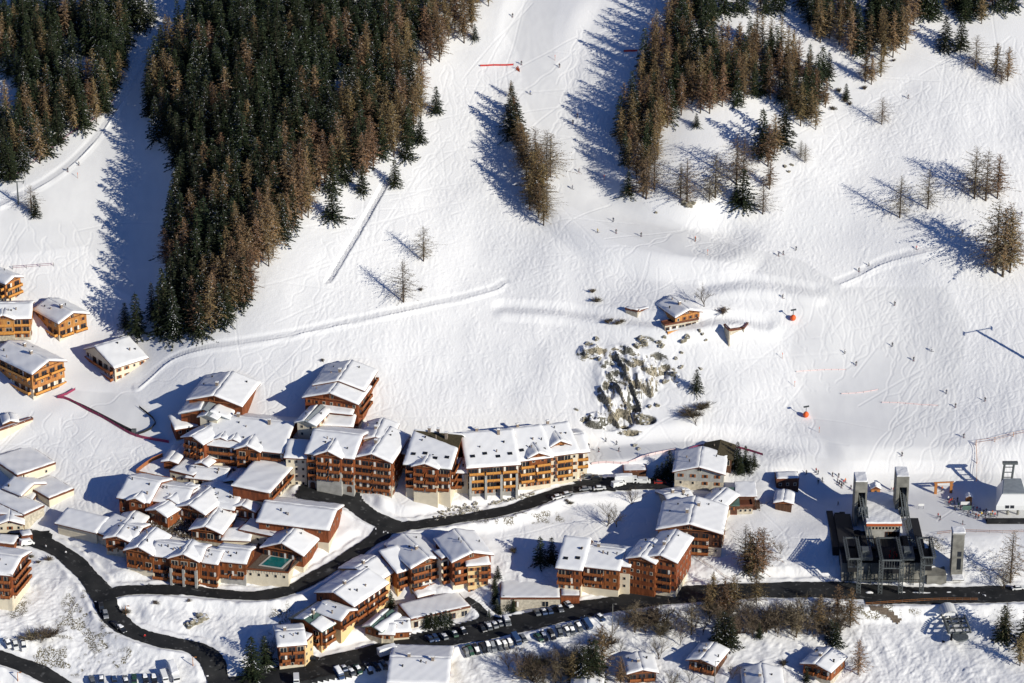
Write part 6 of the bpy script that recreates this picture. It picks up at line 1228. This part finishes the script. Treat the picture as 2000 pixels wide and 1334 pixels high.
for k, (u, v, j) in enumerate([(1852,977,'white'),(1856,982,'red'),(1859,980,'orange'),(1853,986,'red'),(1864,984,'navy'),(1865,996,'black'),(1872,990,'green'),(1880,988,'blue'),(1886,990,'red'),(1893,998,'navy'),(1899,1003,'black'),(1901,994,'white'),(1906,1010,'red'),(1908,997,'red'),(1914,1000,'blue'),(1917,1008,'yellow'),(1921,1003,'black'),(1926,1001,'navy'),(1931,1006,'white'),(1935,1010,'yellow'),(1938,1004,'orange'),(1943,1009,'red'),(1905,1013,'black'),(1890,1008,'grey'),(1870,979,'black'),(1895,1006,'blue'),(1911,1012,'orange'),(1924,1012,'black'),(1948,1006,'navy'),(1876,996,'black')]):
    person(u, v, 'skier in the crowded chairlift queue', j, RB.choice(['black', 'navy', 'grey']), 'stand', group='skiers in the lift queue')
for u, v, j, w in [(1832,1010,'red','left of a pair walking below the queue'),(1836,1015,'black','right of a pair walking below the queue'),(1880,1024,'black','alone below the barriers'),(1840,958,'orange','under the timber gantry'),(1745,960,'red','before the hut between the towers'),(1752,965,'grey','right of the one before the hut'),(1712,965,'navy','beside the tented hut')]: person(u, v, 'skier in %s jacket %s' % (j, w), j, 'black', 'stand')
# piste marker poles
mb = MB(); mb.bar((0, 0, -.4), (0, 0, 2.3), .06, 0, 6); mb.bar((0, 0, 1.6), (0, 0, 2.2), .11, 1, 6); MK = mb.mesh('piste_marker', [M_TIMB, M_ORANGE])
for u, v, w in [(152,348,'on the left piste'),(1382,498,'in the main piste curve'),(1358,472,'beside the skier where the piste straightens'),(1180,352,'in the fringe of tree shadows'),(1084,118,'on the right rim of the main piste'),(1528,700,'on the piste rim below the chalet knoll'),(1552,755,'halfway down the piste rim'),(1600,845,'low on the piste rim')]: tag(link('piste_marker', MK, None, P(u, v)), 'orange topped marker pole %s' % w, 'pole')
def shrubs():   # brown winter shrubs filling the hotel garden
    r = np.random.default_rng(3); C = []; A = []; B = []
    poly = [(275,1014),(300,1008),(330,1016),(372,1030),(378,1042),(440,1050),(430,1062),(380,1060),(300,1035)]
    while len(C) < 9000:
        u, v = r.uniform(270, 442), r.uniform(1006, 1064)
        if not inside(u, v, poly): continue
        p = P(u, v); 
        for k in range(30): C.append(p+r.normal(0, .5, 3)*[1, 1, .5]+[0, 0, .9+.5*r.random()]); A.append(r.normal(0, .09, 3)); B.append(r.normal(0, .4, 3)+[0, 0, .2])
    V_, F_ = tris(np.array(C), np.array(A), np.array(B)); me = np_mesh('garden_shrubs', V_, F_, (r.random(len(F_)) < .12).astype(int)*1, [M_TWIG, M_FS]); o = link('garden_shrubs', me); setp(o, kind='stuff', label='brown winter shrubs filling the hollow between the hotel rows', category='shrubs')
shrubs()

def barrel_saunas():
    for k, (u, v) in enumerate([(268,1106),(283,1111)]):
        p = P(u, v); o = thing('sauna_barrel', 'round timber sauna tub %s under the front row gable' % ('on the left' if k == 0 else 'on the right'), 'sauna', p); mb = MB(); mb.bar((0, 0, -.5), (0, 0, 2.0), 1.3, n=16); mb.build('tub', M_WOODO, o); mb = MB(); mb.bar((0, 0, 2.0), (0, 0, 2.2), 1.4, n=16, r2=1.2); mb.build('lid', M_RS, o)
barrel_saunas()
